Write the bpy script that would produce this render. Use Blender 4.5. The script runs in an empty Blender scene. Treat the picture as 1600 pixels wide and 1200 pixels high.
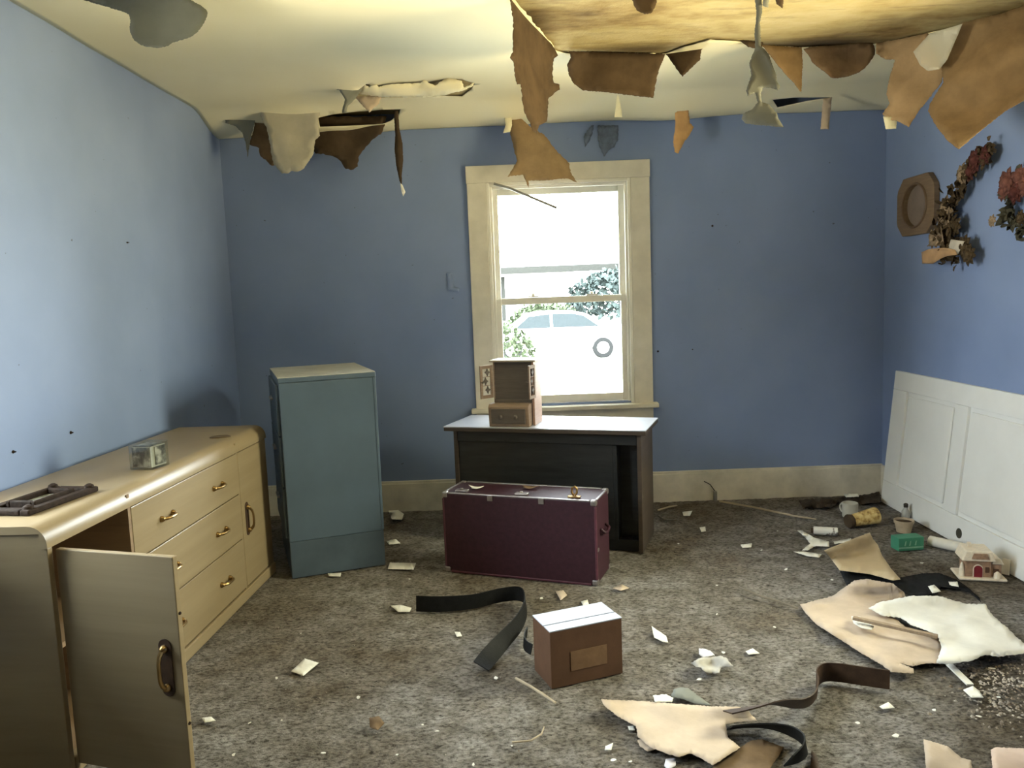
import bpy, bmesh, math, random
from mathutils import Vector, Matrix, noise
from mathutils.geometry import delaunay_2d_cdt
random.seed(7)
sc = bpy.context.scene
C = sc.collection

# ------------------------------------------------------------------ camera
YAW, PITCH, ROLL, FPX, CAMZ = -.0082, .1117, -.0381, 1219.4, 1.35
D, XL, XR, ZC, YF = 4.94, -1.787, 2.316, 2.483, -0.60
cy, sy, cp, sp = math.cos(YAW), math.sin(YAW), math.cos(PITCH), math.sin(PITCH)
FW = Vector((sy*cp, cy*cp, -sp)); r0 = Vector((cy, -sy, 0)); u0 = r0.cross(FW)
RT = r0*math.cos(ROLL) + u0*math.sin(ROLL); UP = -r0*math.sin(ROLL) + u0*math.cos(ROLL)
CO = Vector((0, 0, CAMZ))
cam = bpy.data.cameras.new('camera'); co = bpy.data.objects.new('camera', cam); C.objects.link(co)
co.matrix_world = Matrix(((RT.x, UP.x, -FW.x, 0), (RT.y, UP.y, -FW.y, 0), (RT.z, UP.z, -FW.z, CAMZ), (0, 0, 0, 1)))
cam.sensor_fit = 'HORIZONTAL'; cam.sensor_width = 36.0; cam.lens = FPX/1600*36.0; cam.clip_start = .02
sc.camera = co

# ------------------------------------------------------------------ sky
SKY = 13.0
w = bpy.data.worlds.new('overcast_sky'); sc.world = w; w.use_nodes = True
nt = w.node_tree; nt.nodes.clear()
wo = nt.nodes.new('ShaderNodeOutputWorld'); bg = nt.nodes.new('ShaderNodeBackground')
tc = nt.nodes.new('ShaderNodeTexCoord'); sx = nt.nodes.new('ShaderNodeSeparateXYZ')
rp = nt.nodes.new('ShaderNodeValToRGB')
rp.color_ramp.elements[0].position = .47; rp.color_ramp.elements[0].color = (1.15, 1.04, .78, 1)   # sunlit ground below the horizon
rp.color_ramp.elements[1].position = .53; rp.color_ramp.elements[1].color = (.86, .94, 1.0, 1)   # bright hazy sky
mp = nt.nodes.new('ShaderNodeMapRange'); mp.inputs[1].default_value = -1; mp.inputs[2].default_value = 1
nt.links.new(tc.outputs['Generated'], sx.inputs[0]); nt.links.new(sx.outputs['Z'], mp.inputs[0])
nt.links.new(mp.outputs[0], rp.inputs[0]); nt.links.new(rp.outputs[0], bg.inputs[0])
bg.inputs[1].default_value = SKY; nt.links.new(bg.outputs[0], wo.inputs[0])

def portal(name, loc, rot, sx_, sy_):        # daylight portal in a window opening
    l = bpy.data.lights.new(name, 'AREA'); l.shape = 'RECTANGLE'; l.size = sx_; l.size_y = sy_
    l.cycles.is_portal = True
    o = bpy.data.objects.new(name, l); C.objects.link(o); o.location = loc; o.rotation_euler = rot
W1 = (-.155, .735, .66, 2.05)       # back window opening x0,x1,z0,z1
W2 = (2.40, 3.28, .72, 2.20)        # right wall window y0,y1,z0,z1 (beyond the frame)
W3 = (1.86, 2.53, .82, 2.30)        # left wall window
portal('daylight_portal', ((W1[0]+W1[1])/2, D+.17, (W1[2]+W1[3])/2), (-math.pi/2, 0, 0), W1[1]-W1[0], W1[3]-W1[2])
portal('daylight_portal', (XR+.16, (W2[0]+W2[1])/2, (W2[2]+W2[3])/2), (0, math.pi/2, 0), W2[3]-W2[2], W2[1]-W2[0])
portal('daylight_portal', (XL-.16, (W3[0]+W3[1])/2, (W3[2]+W3[3])/2), (0, -math.pi/2, 0), W3[3]-W3[2], W3[1]-W3[0])
vs = sc.view_settings
vs.view_transform = 'Standard'; vs.look = 'None'; vs.gamma = 1; vs.use_curve_mapping = False
vs.exposure = 2.0
sc.cycles.max_bounces = 10; sc.cycles.diffuse_bounces = 7; sc.cycles.transparent_max_bounces = 12
sc.cycles.use_denoising = True; sc.cycles.sample_clamp_indirect = 6.0

# ------------------------------------------------------------------ helpers
def ray(px, py): return FW + RT*((px-800)/FPX) + UP*((600-py)/FPX)
def at(axis, px, py, v):
    d = ray(px, py); return CO + d*((v-CO[axis])/d[axis])
def atx(px, py, v): return at(0, px, py, v)
def aty(px, py, v): return at(1, px, py, v)
def atz(px, py, v=0.0): return at(2, px, py, v)
def nz(x, y, z=0): return noise.noise(Vector((x, y, z)))
def ss(t): t = max(0, min(1, t)); return t*t*(3-2*t)
def lerp_list(xs, ys, x):
    if x <= xs[0]: return ys[0]
    for i in range(len(xs)-1):
        if x <= xs[i+1]: return ys[i]+(ys[i+1]-ys[i])*(x-xs[i])/(xs[i+1]-xs[i])
    return ys[-1]
def lin(r, g, b):
    f = lambda c: (c/255/12.92) if c/255 <= .04045 else ((c/255+.055)/1.055)**2.4
    return (f(r), f(g), f(b))

def tag(o, label=None, cat=None, group=None, kind=None):
    if label: o['label'] = label
    if cat: o['category'] = cat
    if group: o['group'] = group
    if kind: o['kind'] = kind
    return o
def empty(name, loc=(0, 0, 0), rz=0):
    o = bpy.data.objects.new(name, None); C.objects.link(o); o.location = loc; o.rotation_euler = (0, 0, rz)
    o.empty_display_size = .05
    return o
def thing(name, label, cat, loc=(0, 0, 0), rz=0, group=None):
    return tag(empty(name, loc, rz), label, cat, group)

class MB:
    """collects shapes, then links them as ONE mesh object"""
    def __init__(s): s.bm = bmesh.new()
    def box(s, x0, x1, y0, y1, z0, z1, M=None, bev=0):
        vs = [Vector((x, y, z)) for x in (x0, x1) for y in (y0, y1) for z in (z0, z1)]
        if M: vs = [M @ v for v in vs]
        v = [s.bm.verts.new(p) for p in vs]
        fs = [s.bm.faces.new([v[i] for i in f]) for f in ((0, 1, 3, 2), (4, 6, 7, 5), (0, 4, 5, 1), (2, 3, 7, 6), (0, 2, 6, 4), (1, 5, 7, 3))]
        if bev:
            es = list({e for f in fs for e in f.edges})
            bmesh.ops.bevel(s.bm, geom=es, offset=bev, segments=2, profile=.5, affect='EDGES')
        return s
    def prism(s, pts, a, b, axis='z'):
        """extrude a closed 2D outline from a to b along an axis (x: pts are y,z; y: pts are x,z; z: pts are x,y)"""
        mk = {'x': lambda p, t: (t, p[0], p[1]), 'y': lambda p, t: (p[0], t, p[1]), 'z': lambda p, t: (p[0], p[1], t)}[axis]
        A = [s.bm.verts.new(mk(p, a)) for p in pts]; B = [s.bm.verts.new(mk(p, b)) for p in pts]
        n = len(pts)
        s.bm.faces.new(A); s.bm.faces.new(B[::-1])
        for i in range(n): s.bm.faces.new((A[i], B[i], B[(i+1) % n], A[(i+1) % n]))
        return s
    def tube(s, pts, r, n=8, cap=True):
        pts = [Vector(p) for p in pts]; rings = []
        rr = r if isinstance(r, (list, tuple)) else [r]*len(pts)
        for i, p in enumerate(pts):
            t = (pts[min(i+1, len(pts)-1)]-pts[max(i-1, 0)]).normalized()
            a = t.orthogonal().normalized() if i == 0 else (a - t*a.dot(t)).normalized()
            b = t.cross(a)
            rings.append([s.bm.verts.new(p + (a*math.cos(2*math.pi*k/n)+b*math.sin(2*math.pi*k/n))*rr[i]) for k in range(n)])
        for i in range(len(rings)-1):
            for k in range(n): s.bm.faces.new((rings[i][k], rings[i][(k+1) % n], rings[i+1][(k+1) % n], rings[i+1][k]))
        if cap: s.bm.faces.new(rings[0][::-1]); s.bm.faces.new(rings[-1])
        return s
    def lathe(s, prof, n=20, M=None):
        """profile of (radius, z) turned about z"""
        rings = []
        for r, z in prof:
            ps = [Vector((r*math.cos(2*math.pi*k/n), r*math.sin(2*math.pi*k/n), z)) for k in range(n)]
            rings.append([s.bm.verts.new(M @ p if M else p) for p in ps])
        for i in range(len(rings)-1):
            for k in range(n): s.bm.faces.new((rings[i][k], rings[i][(k+1) % n], rings[i+1][(k+1) % n], rings[i+1][k]))
        s.bm.faces.new(rings[0][::-1]); s.bm.faces.new(rings[-1])
        return s
    def ribbon(s, path, width_vecs, th):
        """a strap: centre path points, half-width vectors, thickness"""
        n = len(path); rows = []
        for i in range(n):
            p = Vector(path[i]); wv = Vector(width_vecs[i])
            t = (Vector(path[min(i+1, n-1)])-Vector(path[max(i-1, 0)])).normalized()
            nn = t.cross(wv).normalized()*th/2
            rows.append([s.bm.verts.new(q) for q in (p-wv-nn, p+wv-nn, p+wv+nn, p-wv+nn)])
        for i in range(n-1):
            for k in range(4): s.bm.faces.new((rows[i][k], rows[i][(k+1) % 4], rows[i+1][(k+1) % 4], rows[i+1][k]))
        s.bm.faces.new(rows[0][::-1]); s.bm.faces.new(rows[-1])
        return s
    def build(s, name, mat, parent=None, smooth=False, bevel=0):
        bmesh.ops.recalc_face_normals(s.bm, faces=s.bm.faces[:])
        me = bpy.data.meshes.new(name); s.bm.to_mesh(me); s.bm.free()
        me.materials.append(mat)
        if smooth: me.polygons.foreach_set('use_smooth', [True]*len(me.polygons))
        o = bpy.data.objects.new(name, me); C.objects.link(o)
        if parent: o.parent = parent
        if bevel:
            m = o.modifiers.new('bevel', 'BEVEL'); m.width = bevel; m.segments = 2; m.limit_method = 'ANGLE'; m.angle_limit = math.radians(40)
        if smooth and hasattr(me, 'set_sharp_from_angle'): me.set_sharp_from_angle(angle=math.radians(42))
        return o

def inside(p, poly):
    x, y = p; c = False; j = len(poly)-1
    for i in range(len(poly)):
        xi, yi = poly[i]; xj, yj = poly[j]
        if (yi > y) != (yj > y) and x < (xj-xi)*(y-yi)/(yj-yi)+xi: c = not c
        j = i
    return c
def ragged(pts, step, amp, rnd):
    out = []
    for i in range(len(pts)):
        a = Vector(pts[i]); b = Vector(pts[(i+1) % len(pts)]); L = (b-a).length; n = max(1, int(L/step))
        d = (b-a)/max(L, 1e-6); pn = Vector((-d.y, d.x))
        for k in range(n):
            q = a.lerp(b, k/n)
            if k: q = q + pn*rnd.uniform(-amp, amp)
            out.append((q.x, q.y))
    return out
def rounded(pts, it=2):
    for _ in range(it):
        q = []
        for i in range(len(pts)):
            a = pts[i]; b = pts[(i+1) % len(pts)]
            q += [(a[0]*.78+b[0]*.22, a[1]*.78+b[1]*.22), (a[0]*.22+b[0]*.78, a[1]*.22+b[1]*.78)]
        pts = q
    return pts
def tri(poly, step):
    """triangulate an outline with points inside it, so that the sheet can bend"""
    xs = [p[0] for p in poly]; ys = [p[1] for p in poly]
    pts = [Vector(p) for p in poly]; n = len(poly); r = random.Random(3)
    y = min(ys)+step/2; row = 0
    while y < max(ys):
        x = min(xs)+step*(.5 if row % 2 else .25)
        while x < max(xs):
            q = (x+r.uniform(-.15, .15)*step, y+r.uniform(-.15, .15)*step)
            if inside(q, poly) and min((Vector(q)-p).length for p in pts[:n]) > step*.4: pts.append(Vector(q))
            x += step
        y += step*.87; row += 1
    res = delaunay_2d_cdt(pts, [(i, (i+1) % n) for i in range(n)], [], 0, 1e-6)
    V = res[0]; F = []
    for f in res[2]:
        c = sum((V[i] for i in f), Vector((0, 0)))/len(f)
        if inside((c.x, c.y), poly): F.append(f)
    return V, F
def sheet(name, outline, mapper, mat, back=None, step=9, th=.0016, jag=0, rnd=None, smooth=True, parent=None, rd=0, flip=True):
    """a torn or cut sheet of paper or cloth with real thickness; outline -> world through mapper"""
    rnd = rnd or random.Random(sum(int(a*7+b) for a, b in outline))
    if rd: outline = rounded(outline, rd)
    if jag: outline = ragged(outline, jag*3, jag, rnd)
    V, F = tri(outline, step)
    me = bpy.data.meshes.new(name)
    P = [mapper(v.x, v.y) for v in V]
    c = sum((Vector(p) for p in P), Vector())/len(P)
    P = [Vector(p)-c for p in P]
    me.from_pydata(P, [], [list(f)[::-1] if flip else list(f) for f in F]); me.update()
    me.materials.append(mat); me.materials.append(back or mat)
    if smooth: me.polygons.foreach_set('use_smooth', [True]*len(me.polygons))
    o = bpy.data.objects.new(name, me); C.objects.link(o); o.location = c
    m = o.modifiers.new('thickness', 'SOLIDIFY'); m.thickness = th; m.offset = 0; m.material_offset = 1; m.use_rim = True
    if parent: o.parent = parent
    return o

# ------------------------------------------------------------------ materials
MATS = {}
class N:
    def __init__(s, name):
        s.m = bpy.data.materials.new(name); s.m.use_nodes = True; s.t = s.m.node_tree
        s.b = s.t.nodes['Principled BSDF']; s.o = s.t.nodes['Material Output']
        s.tc = s.t.nodes.new('ShaderNodeTexCoord')
    def new(s, t): return s.t.nodes.new(t)
    def link(s, a, b): s.t.links.new(a, b)
    def noise(s, scale, detail=4, rough=.55, coord='Object', stretch=None, off=(0, 0, 0)):
        n = s.new('ShaderNodeTexNoise'); n.inputs['Scale'].default_value = scale
        n.inputs['Detail'].default_value = detail; n.inputs['Roughness'].default_value = rough
        mp = s.new('ShaderNodeMapping'); s.link(s.tc.outputs[coord], mp.inputs[0])
        if stretch: mp.inputs['Scale'].default_value = stretch
        mp.inputs['Location'].default_value = off
        s.link(mp.outputs[0], n.inputs['Vector'])
        return n.outputs['Fac']
    def ramp(s, fac, stops):
        r = s.new('ShaderNodeValToRGB'); e = r.color_ramp.elements
        while len(e) < len(stops): e.new(.5)
        for i, (p, c) in enumerate(stops):
            e[i].position = p; e[i].color = (c if len(c) == 4 else (*c, 1)) if isinstance(c, tuple) else (c, c, c, 1)
        s.link(fac, r.inputs[0]); return r.outputs[0]
    def mix(s, fac, a, b, mode='MIX'):
        m = s.new('ShaderNodeMix'); m.data_type = 'RGBA'; m.blend_type = mode
        for sock, v in ((m.inputs[0], fac), (m.inputs[6], a), (m.inputs[7], b)):
            if isinstance(v, (int, float)): sock.default_value = v
            elif isinstance(v, tuple): sock.default_value = (*v, 1) if len(v) == 3 else v
            else: s.link(v, sock)
        return m.outputs[2]
    def bump(s, h, strength=.3, dist=.01):
        b = s.new('ShaderNodeBump'); b.inputs['Strength'].default_value = strength; b.inputs['Distance'].default_value = dist
        s.link(h, b.inputs['Height']); s.link(b.outputs[0], s.b.inputs['Normal'])
    def col(s, c):
        i = s.b.inputs['Base Color']
        if isinstance(c, tuple): i.default_value = (*c, 1)
        else: s.link(c, i)
    def set(s, rough=.6, metal=0, spec=.4):
        s.b.inputs['Roughness'].default_value = rough; s.b.inputs['Metallic'].default_value = metal
        s.b.inputs['Specular IOR Level'].default_value = spec
def mat(name, c, rough=.6, var=.15, scale=18, metal=0, spec=.4, bump=.08, bscale=120, coord='Object', stretch=None):
    """plain painted / paper / plastic surface with a little mottling and relief"""
    if name in MATS: return MATS[name]
    n = N(name); n.set(rough, metal, spec)
    f = n.noise(scale, 5, .6, coord, stretch)
    a = tuple(max(0, v*(1-var)) for v in c); b = tuple(min(1, v*(1+var)) for v in c)
    n.col(n.ramp(f, [(.3, a), (.7, b)]))
    if bump: n.bump(n.noise(bscale, 3, .6, coord, stretch), bump, .004)
    MATS[name] = n.m; return n.m

def wall_mat():
    n = N('blue_wall_paint'); n.set(.55, 0, .3)
    f = n.noise(2.2, 4, .55, 'Object'); base = n.ramp(f, [(.3, (.200, .268, .455)), (.7, (.230, .302, .50))])
    sp = n.noise(38, 2, .5, 'Object'); spm = n.ramp(sp, [(.765, 0.0), (.79, 1.0)])
    c = n.mix(spm, base, (.10, .12, .17))
    sc2 = n.noise(9, 5, .7, 'Object', (1, 1, 2.6)); scm = n.ramp(sc2, [(.70, 0.0), (.80, .35)])
    c = n.mix(scm, c, (.34, .40, .50))
    n.col(c); n.bump(n.noise(230, 3, .6), .10, .003)
    return n.m
M_WALL = wall_mat()
def carpet():
    n = N('matted_grey_carpet'); n.set(.95, 0, .1)
    big = n.noise(1.6, 4, .6); mid = n.noise(11, 5, .65); fine = n.noise(52, 5, .75, stretch=(1, 1.5, 1))
    a = n.ramp(big, [(.32, (.155, .126, .092)), (.66, (.30, .285, .268))])
    b = n.ramp(mid, [(.33, (.62, .60, .56)), (.62, (1.12, 1.12, 1.14))])
    c = n.mix(1.0, a, b, 'MULTIPLY')
    d = n.ramp(fine, [(.36, (.36, .34, .31)), (.5, (1.0, 1.0, 1.0)), (.66, (1.5, 1.5, 1.5))])
    c = n.mix(1.0, c, d, 'MULTIPLY')
    cr = n.noise(26, 6, .75, stretch=(1, 1.9, 1)); c = n.mix(n.ramp(cr, [(.36, .9), (.41, 0.0)]), c, (.04, .035, .028))
    n.col(c)
    h = n.mix(.5, mid, fine); n.bump(h, 1.0, .03)
    return n.m
M_CARPET = carpet()
def ceil_mat():
    n = N('cream_ceiling_paint'); n.set(.7, 0, .2)
    f = n.noise(1.3, 4, .5); n.col(n.ramp(f, [(.3, (.78, .72, .50)), (.7, (.85, .80, .60))]))
    n.bump(n.noise(150, 3, .6), .06, .003); return n.m
M_CEIL = ceil_mat()
def board_mat():
    n = N('water_stained_ceiling_board'); n.set(.85, 0, .15)
    f = n.noise(1.7, 5, .62, stretch=(1, 2.2, 1)); g = n.noise(5.5, 6, .7, stretch=(.5, 2.6, 1), off=(3, 1, 0))
    c = n.ramp(f, [(.32, (.13, .085, .035)), (.42, (.30, .22, .10)), (.54, (.46, .38, .20)), (.70, (.54, .47, .29))])
    c = n.mix(n.ramp(g, [(.55, 0.0), (.72, .8)]), c, (.23, .175, .11))
    for cx, cy_, rx, ry in ((.10, 3.45, .16, .30), (.62, 3.86, .50, .16), (1.55, 3.86, .65, .12), (1.0, 3.0, .25, .12)):     # old water stains; along the tear they also paint in the edge shade
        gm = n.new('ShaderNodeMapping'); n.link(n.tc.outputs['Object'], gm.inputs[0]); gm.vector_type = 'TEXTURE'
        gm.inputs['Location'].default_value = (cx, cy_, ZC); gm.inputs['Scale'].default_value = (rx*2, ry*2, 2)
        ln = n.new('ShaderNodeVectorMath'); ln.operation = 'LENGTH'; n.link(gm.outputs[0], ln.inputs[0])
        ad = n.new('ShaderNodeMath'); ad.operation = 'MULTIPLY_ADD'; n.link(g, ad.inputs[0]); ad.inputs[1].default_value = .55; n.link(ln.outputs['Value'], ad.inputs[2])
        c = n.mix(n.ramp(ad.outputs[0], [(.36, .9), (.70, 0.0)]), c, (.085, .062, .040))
    h = n.noise(14, 5, .7, off=(7, 0, 0)); c = n.mix(n.ramp(h, [(.68, 0.0), (.74, .8)]), c, (.14, .095, .05))
    n.col(c); n.bump(n.noise(18, 5, .7), .35, .02); return n.m
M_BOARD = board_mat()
def wood_mat(name, c0, c1, sc_=3.2, rough=.42, stretch=(1, 1, 14), spec=.4):
    n = N(name); n.set(rough, 0, spec)
    f = n.noise(sc_, 6, .65, 'Object', stretch)
    n.col(n.ramp(f, [(.3, c0), (.7, c1)])); n.bump(f, .06, .003); return n.m
M_TRIM = mat('aged_cream_trim_paint', (.66, .62, .53), .5, .10, 7, bump=.1, bscale=60)
M_BASE = mat('dirty_white_baseboard_paint', (.66, .62, .54), .55, .2, 6, bump=.1, bscale=60)
M_SASH = mat('white_sash_paint', (.78, .75, .66), .45, .06, 9)
M_KRAFT = mat('brown_paper_back', (.17, .115, .070), .9, .30, 10, spec=.1, bump=.25, bscale=60)
M_KRAFT2 = mat('orange_brown_paper_back', (.215, .145, .078), .9, .18, 10, spec=.1, bump=.25, bscale=60)
M_KRAFTD = mat('dark_brown_paper_back', (.078, .054, .035), .9, .22, 10, spec=.1, bump=.25, bscale=60)
M_TAN = mat('pale_tan_paper', (.52, .42, .33), .85, .16, 6, spec=.15, bump=.2, bscale=40)
M_PAPER = mat('off_white_paper', (.74, .72, .66), .8, .10, 8, spec=.15, bump=.15, bscale=50)
M_FLAKE = mat('white_paint_flake', (.80, .78, .72), .7, .08, 20)
M_GREYSHADE = mat('shade_toned_grey_paper', (.115, .12, .112), .85, .06, 12, spec=.08)  # copy of the grey paper, darkened in colour to imitate shade
M_PINKP = mat('pinkish_brown_paper_back', (.31, .215, .125), .9, .18, 10, spec=.1, bump=.2, bscale=60)
M_AMBER = mat('amber_paper_back', (.55, .33, .15), .9, .15, 10, spec=.1)
M_GREYP = mat('grey_painted_paper', (.21, .215, .19), .8, .06, 12, spec=.15)
M_DRESS = wood_mat('blond_wood_laminate', (.25, .187, .105), (.31, .238, .14), 2.0, .36, (1, .35, 9), .5)
M_DRESSIN = wood_mat('brown_unfinished_cabinet_inside', (.20, .13, .075), (.27, .18, .10), 3, .7)
M_BRASS = mat('aged_brass', (.38, .25, .105), .33, .2, 30, metal=1, bump=0)
M_STEEL = mat('blue_grey_enamel_steel', (.085, .122, .165), .42, .10, 3.5, spec=.45, bump=.05, bscale=200)
M_STEELD = mat('water_marked_blue_grey_enamel', (.068, .095, .125), .5, .2, 6, spec=.4, bump=.05, bscale=200)
M_STEELT = mat('dusty_cabinet_top_enamel', (.42, .41, .36), .55, .2, 7, spec=.35)
M_DESK = wood_mat('black_stained_desk_wood', (.012, .013, .014), (.03, .031, .032), 4, .35, (1, 1, 8))
M_DESKS = wood_mat('dark_brown_desk_wood', (.045, .032, .024), (.075, .054, .04), 4, .45, (1, 1, 8))
M_DTOP = mat('pale_bluish_desk_top', (.40, .41, .46), .30, .08, 5, spec=.5, bump=.03)  # pale bluish top with slight mottling
M_TRUNK = mat('maroon_vinyl_covering', (.038, .011, .019), .5, .25, 40, spec=.35, bump=.25, bscale=260)
M_TRIMT = mat('dull_metal_edging', (.33, .30, .29), .35, .25, 25, metal=.8, bump=.05)
M_CARD = mat('dark_brown_cardboard', (.115, .062, .038), .8, .16, 9, spec=.15, bump=.1)
M_CARDL = mat('light_cardboard_label', (.20, .12, .07), .8, .15, 20, spec=.15)
M_BLACK = mat('black_leather', (.009, .009, .009), .6, .3, 40, spec=.2, bump=.3, bscale=180)
M_BROWNL = mat('dark_brown_leather', (.055, .030, .017), .55, .3, 30, spec=.3, bump=.3, bscale=150)
M_CLOTH = mat('black_cloth', (.018, .018, .019), .95, .2, 40, spec=.1, bump=.3, bscale=300)
M_WHITE = mat('gloss_white_door_paint', (.80, .80, .79), .38, .03, 5, spec=.45, bump=.02)
M_DRY = mat('dried_brown_leaves', (.075, .052, .030), .9, .5, 60, spec=.1)
M_DRYL = mat('dried_pale_flowers', (.26, .19, .13), .9, .4, 60, spec=.1)
M_ROSE = mat('dusty_pink_silk', (.155, .065, .052), .8, .35, 45, spec=.15)
M_DARKRED = mat('dark_red_silk', (.085, .028, .024), .85, .4, 45, spec=.15)
M_PLASTER = mat('glazed_ivory_ceramic', (.78, .68, .54), .3, .12, 60, spec=.5)
M_MAROON = mat('maroon_glaze', (.20, .02, .03), .3, .1, 40, spec=.5)
M_CERB = mat('brown_glaze', (.36, .22, .14), .35, .3, 60, spec=.5)
M_GREEN = mat('green_box_card', (.05, .23, .14), .5, .12, 12, spec=.4)
M_HUTCH = wood_mat('brown_toy_wood', (.25, .17, .12), (.33, .235, .17), 8, .5, (1, 1, 10))
M_HUTCHD = wood_mat('dark_toy_wood', (.10, .08, .068), (.14, .115, .098), 8, .5, (1, 1, 10))
M_TWIG = wood_mat('pale_dry_stick', (.36, .29, .20), (.50, .42, .31), 12, .8)
M_GREY = mat('grey_metal_rod', (.30, .29, .26), .4, .2, 20, metal=.4)
M_FRAMED = mat('dark_carved_wood', (.026, .016, .011), .75, .4, 50, spec=.12, bump=.7, bscale=70)
M_FRAMET = wood_mat('tan_frame_wood', (.15, .10, .062), (.21, .145, .092), 6, .7)
def glass_mat():
    n = N('window_glass'); t = n.t
    tr = n.new('ShaderNodeBsdfTransparent'); tr.inputs[0].default_value = (.93, .95, .94, 1)
    gl = n.new('ShaderNodeBsdfGlossy'); gl.inputs['Roughness'].default_value = .03
    fr = n.new('ShaderNodeFresnel'); fr.inputs[0].default_value = 1.35
    mx = n.new('ShaderNodeMixShader'); n.link(fr.outputs[0], mx.inputs[0]); n.link(tr.outputs[0], mx.inputs[1]); n.link(gl.outputs[0], mx.inputs[2])
    n.link(mx.outputs[0], n.o.inputs[0]); return n.m
M_GLASS = glass_mat()
def tint_mat():
    n = N('warm_tint_filter')  # tint put in to warm the daylight of one side window
    tr = n.new('ShaderNodeBsdfTransparent'); tr.inputs[0].default_value = (1.0, .935, .775, 1)
    n.link(tr.outputs[0], n.o.inputs[0]); return n.m
M_TINT = tint_mat()
def clear_mat():
    n = N('clear_acrylic'); tr = n.new('ShaderNodeBsdfTransparent'); tr.inputs[0].default_value = (.88, .9, .87, 1)
    gl = n.new('ShaderNodeBsdfGlossy'); gl.inputs['Roughness'].default_value = .08
    mx = n.new('ShaderNodeMixShader'); mx.inputs[0].default_value = .18
    n.link(tr.outputs[0], mx.inputs[1]); n.link(gl.outputs[0], mx.inputs[2]); n.link(mx.outputs[0], n.o.inputs[0]); return n.m
M_CLEAR = clear_mat()
def plastic_mat():
    n = N('hazy_plastic_film'); n.col((.62, .60, .52)); n.set(.35, 0, .5); n.b.inputs['Alpha'].default_value = .45; return n.m
M_PLAST = plastic_mat()

# ------------------------------------------------------------------ room shell
def struct(o): o['kind'] = 'structure'; return o
# carpet floor: a fine relief of matted pile, coarser where the camera stands
def make_floor():
    xs = [XL+(XR-XL)*i/230 for i in range(231)]; ys = [YF]
    while ys[-1] < D: ys.append(min(D, ys[-1]+(.25 if ys[-1] < 1.5 else .016)))
    V = []; F = []
    for y in ys:
        for x in xs:
            h = .0030*nz(x*9, y*9)+.0030*nz(x*26, y*26, 4)+.0035*nz(x*60, y*60, 9)
            V.append((x, y, h-.004))
    nx = len(xs)
    for j in range(len(ys)-1):
        for i in range(nx-1): a = j*nx+i; F.append((a, a+1, a+1+nx, a+nx))
    me = bpy.data.meshes.new('floor'); me.from_pydata(V, [], F); me.update(); me.materials.append(M_CARPET)
    me.polygons.foreach_set('use_smooth', [True]*len(me.polygons))
    o = bpy.data.objects.new('floor', me); C.objects.link(o); struct(o)
make_floor()
b = MB(); b.box(XL-.2, XR+.2, YF-.2, D+.2, -.14, -.02); struct(b.build('floor_slab', mat('subfloor_boards', (.2, .15, .1)), None))

def wall_with_hole(name, axis, a0, a1, z0, z1, c0, c1, hole, m):
    """wall slab between c0..c1 on the axis, spanning a0..a1 with one opening"""
    b = MB()
    h0, h1, k0, k1 = hole
    for (p0, p1, q0, q1) in ((a0, h0, z0, z1), (h1, a1, z0, z1), (h0, h1, z0, k0), (h0, h1, k1, z1)):
        if axis == 'y': b.box(p0, p1, c0, c1, q0, q1)
        else: b.box(c0, c1, p0, p1, q0, q1)
    bmesh.ops.remove_doubles(b.bm, verts=b.bm.verts[:], dist=1e-5)
    return struct(b.build(name, m))
ZT = 2.56
wall_with_hole('wall_back', 'y', XL-.16, XR+.16, -.02, ZT, D, D+.16, W1, M_WALL)
wall_with_hole('wall_right', 'x', YF, D, -.02, ZT, XR, XR+.16, W2, M_WALL)
wall_with_hole('wall_left', 'x', YF, D, -.02, ZT, XL-.16, XL, W3, M_WALL)
b = MB(); b.box(XL-.16, XR+.16, YF-.16, YF, -.02, ZT); struct(b.build('wall_hall', mat('bounce_cutting_dark', (.05, .04, .03), .6)))  # unseen end wall, coloured dark to keep bounced light low
wall_with_hole('wall_bounce_baffle', 'y', XL, XR, .002, ZC-.02, .20, .34, (-.50, .50, .003, 2.06), MATS['bounce_cutting_dark'])    # unseen partition added to cut bounced light; the camera stands in its doorway
# unseen blocks added outside to cut the daylight entering both side windows
b = MB(); b.box(XR+.4, 16, -14, -1.9, -.15, 4.5); struct(b.build('light_blocker_right', mat('dull_grey_blocker', (.10, .098, .09), .9)))
b = MB(); b.box(-16, XL-.4, -18, -4.9, -.15, 5); struct(b.build('light_blocker_left', MATS['dull_grey_blocker']))

# ceiling: paper skin that sags off the board near the back wall, torn open in places
def sag(x, y):
    edge = .084+.018*nz(x*1.7, 2.0)+.012*ss((0.2-x)/1.8)
    d = edge*ss((y-4.55)/.36)
    d += .006*nz(x*2.5, y*2.5, 3) + .003
    d += .05*math.exp(-((x+1.15)/.35)**2-((y-4.72)/.16)**2)          # bulges beside the tears
    d += .035*math.exp(-((x+.80)/.14)**2-((y-4.28)/.10)**2)
    d += .030*math.exp(-((x-.0)/.12)**2-((y-4.75)/.12)**2)
    d += .03*math.exp(-((x-1.0)/.22)**2-((y-4.80)/.10)**2)
    return d
def ceil_hit(px, py):
    d = ray(px, py); t = 1.0
    while t < 9:
        p = CO+d*t
        if p.z >= ZC-sag(p.x, p.y) or p.y > D-.002: return p
        t += .004
    return CO+d*t
HOLE_BIG = [(800, -6), (822, 20), (850, 55), (870, 80), (890, 84), (935, 84), (1040, 84), (1062, 76), (1110, 62), (1160, 66), (1200, 72), (1255, 74), (1320, 72), (1385, 68), (1440, 55), (1520, 36), (1600, 12)]
hb = [ceil_hit(*p) for p in HOLE_BIG]
HB = [(p.x, p.y) for p in hb] + [(2.30, 3.30), (2.30, 2.2), (1.2, 1.9), (.2, 2.1), (-.05, 2.6)]
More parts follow.
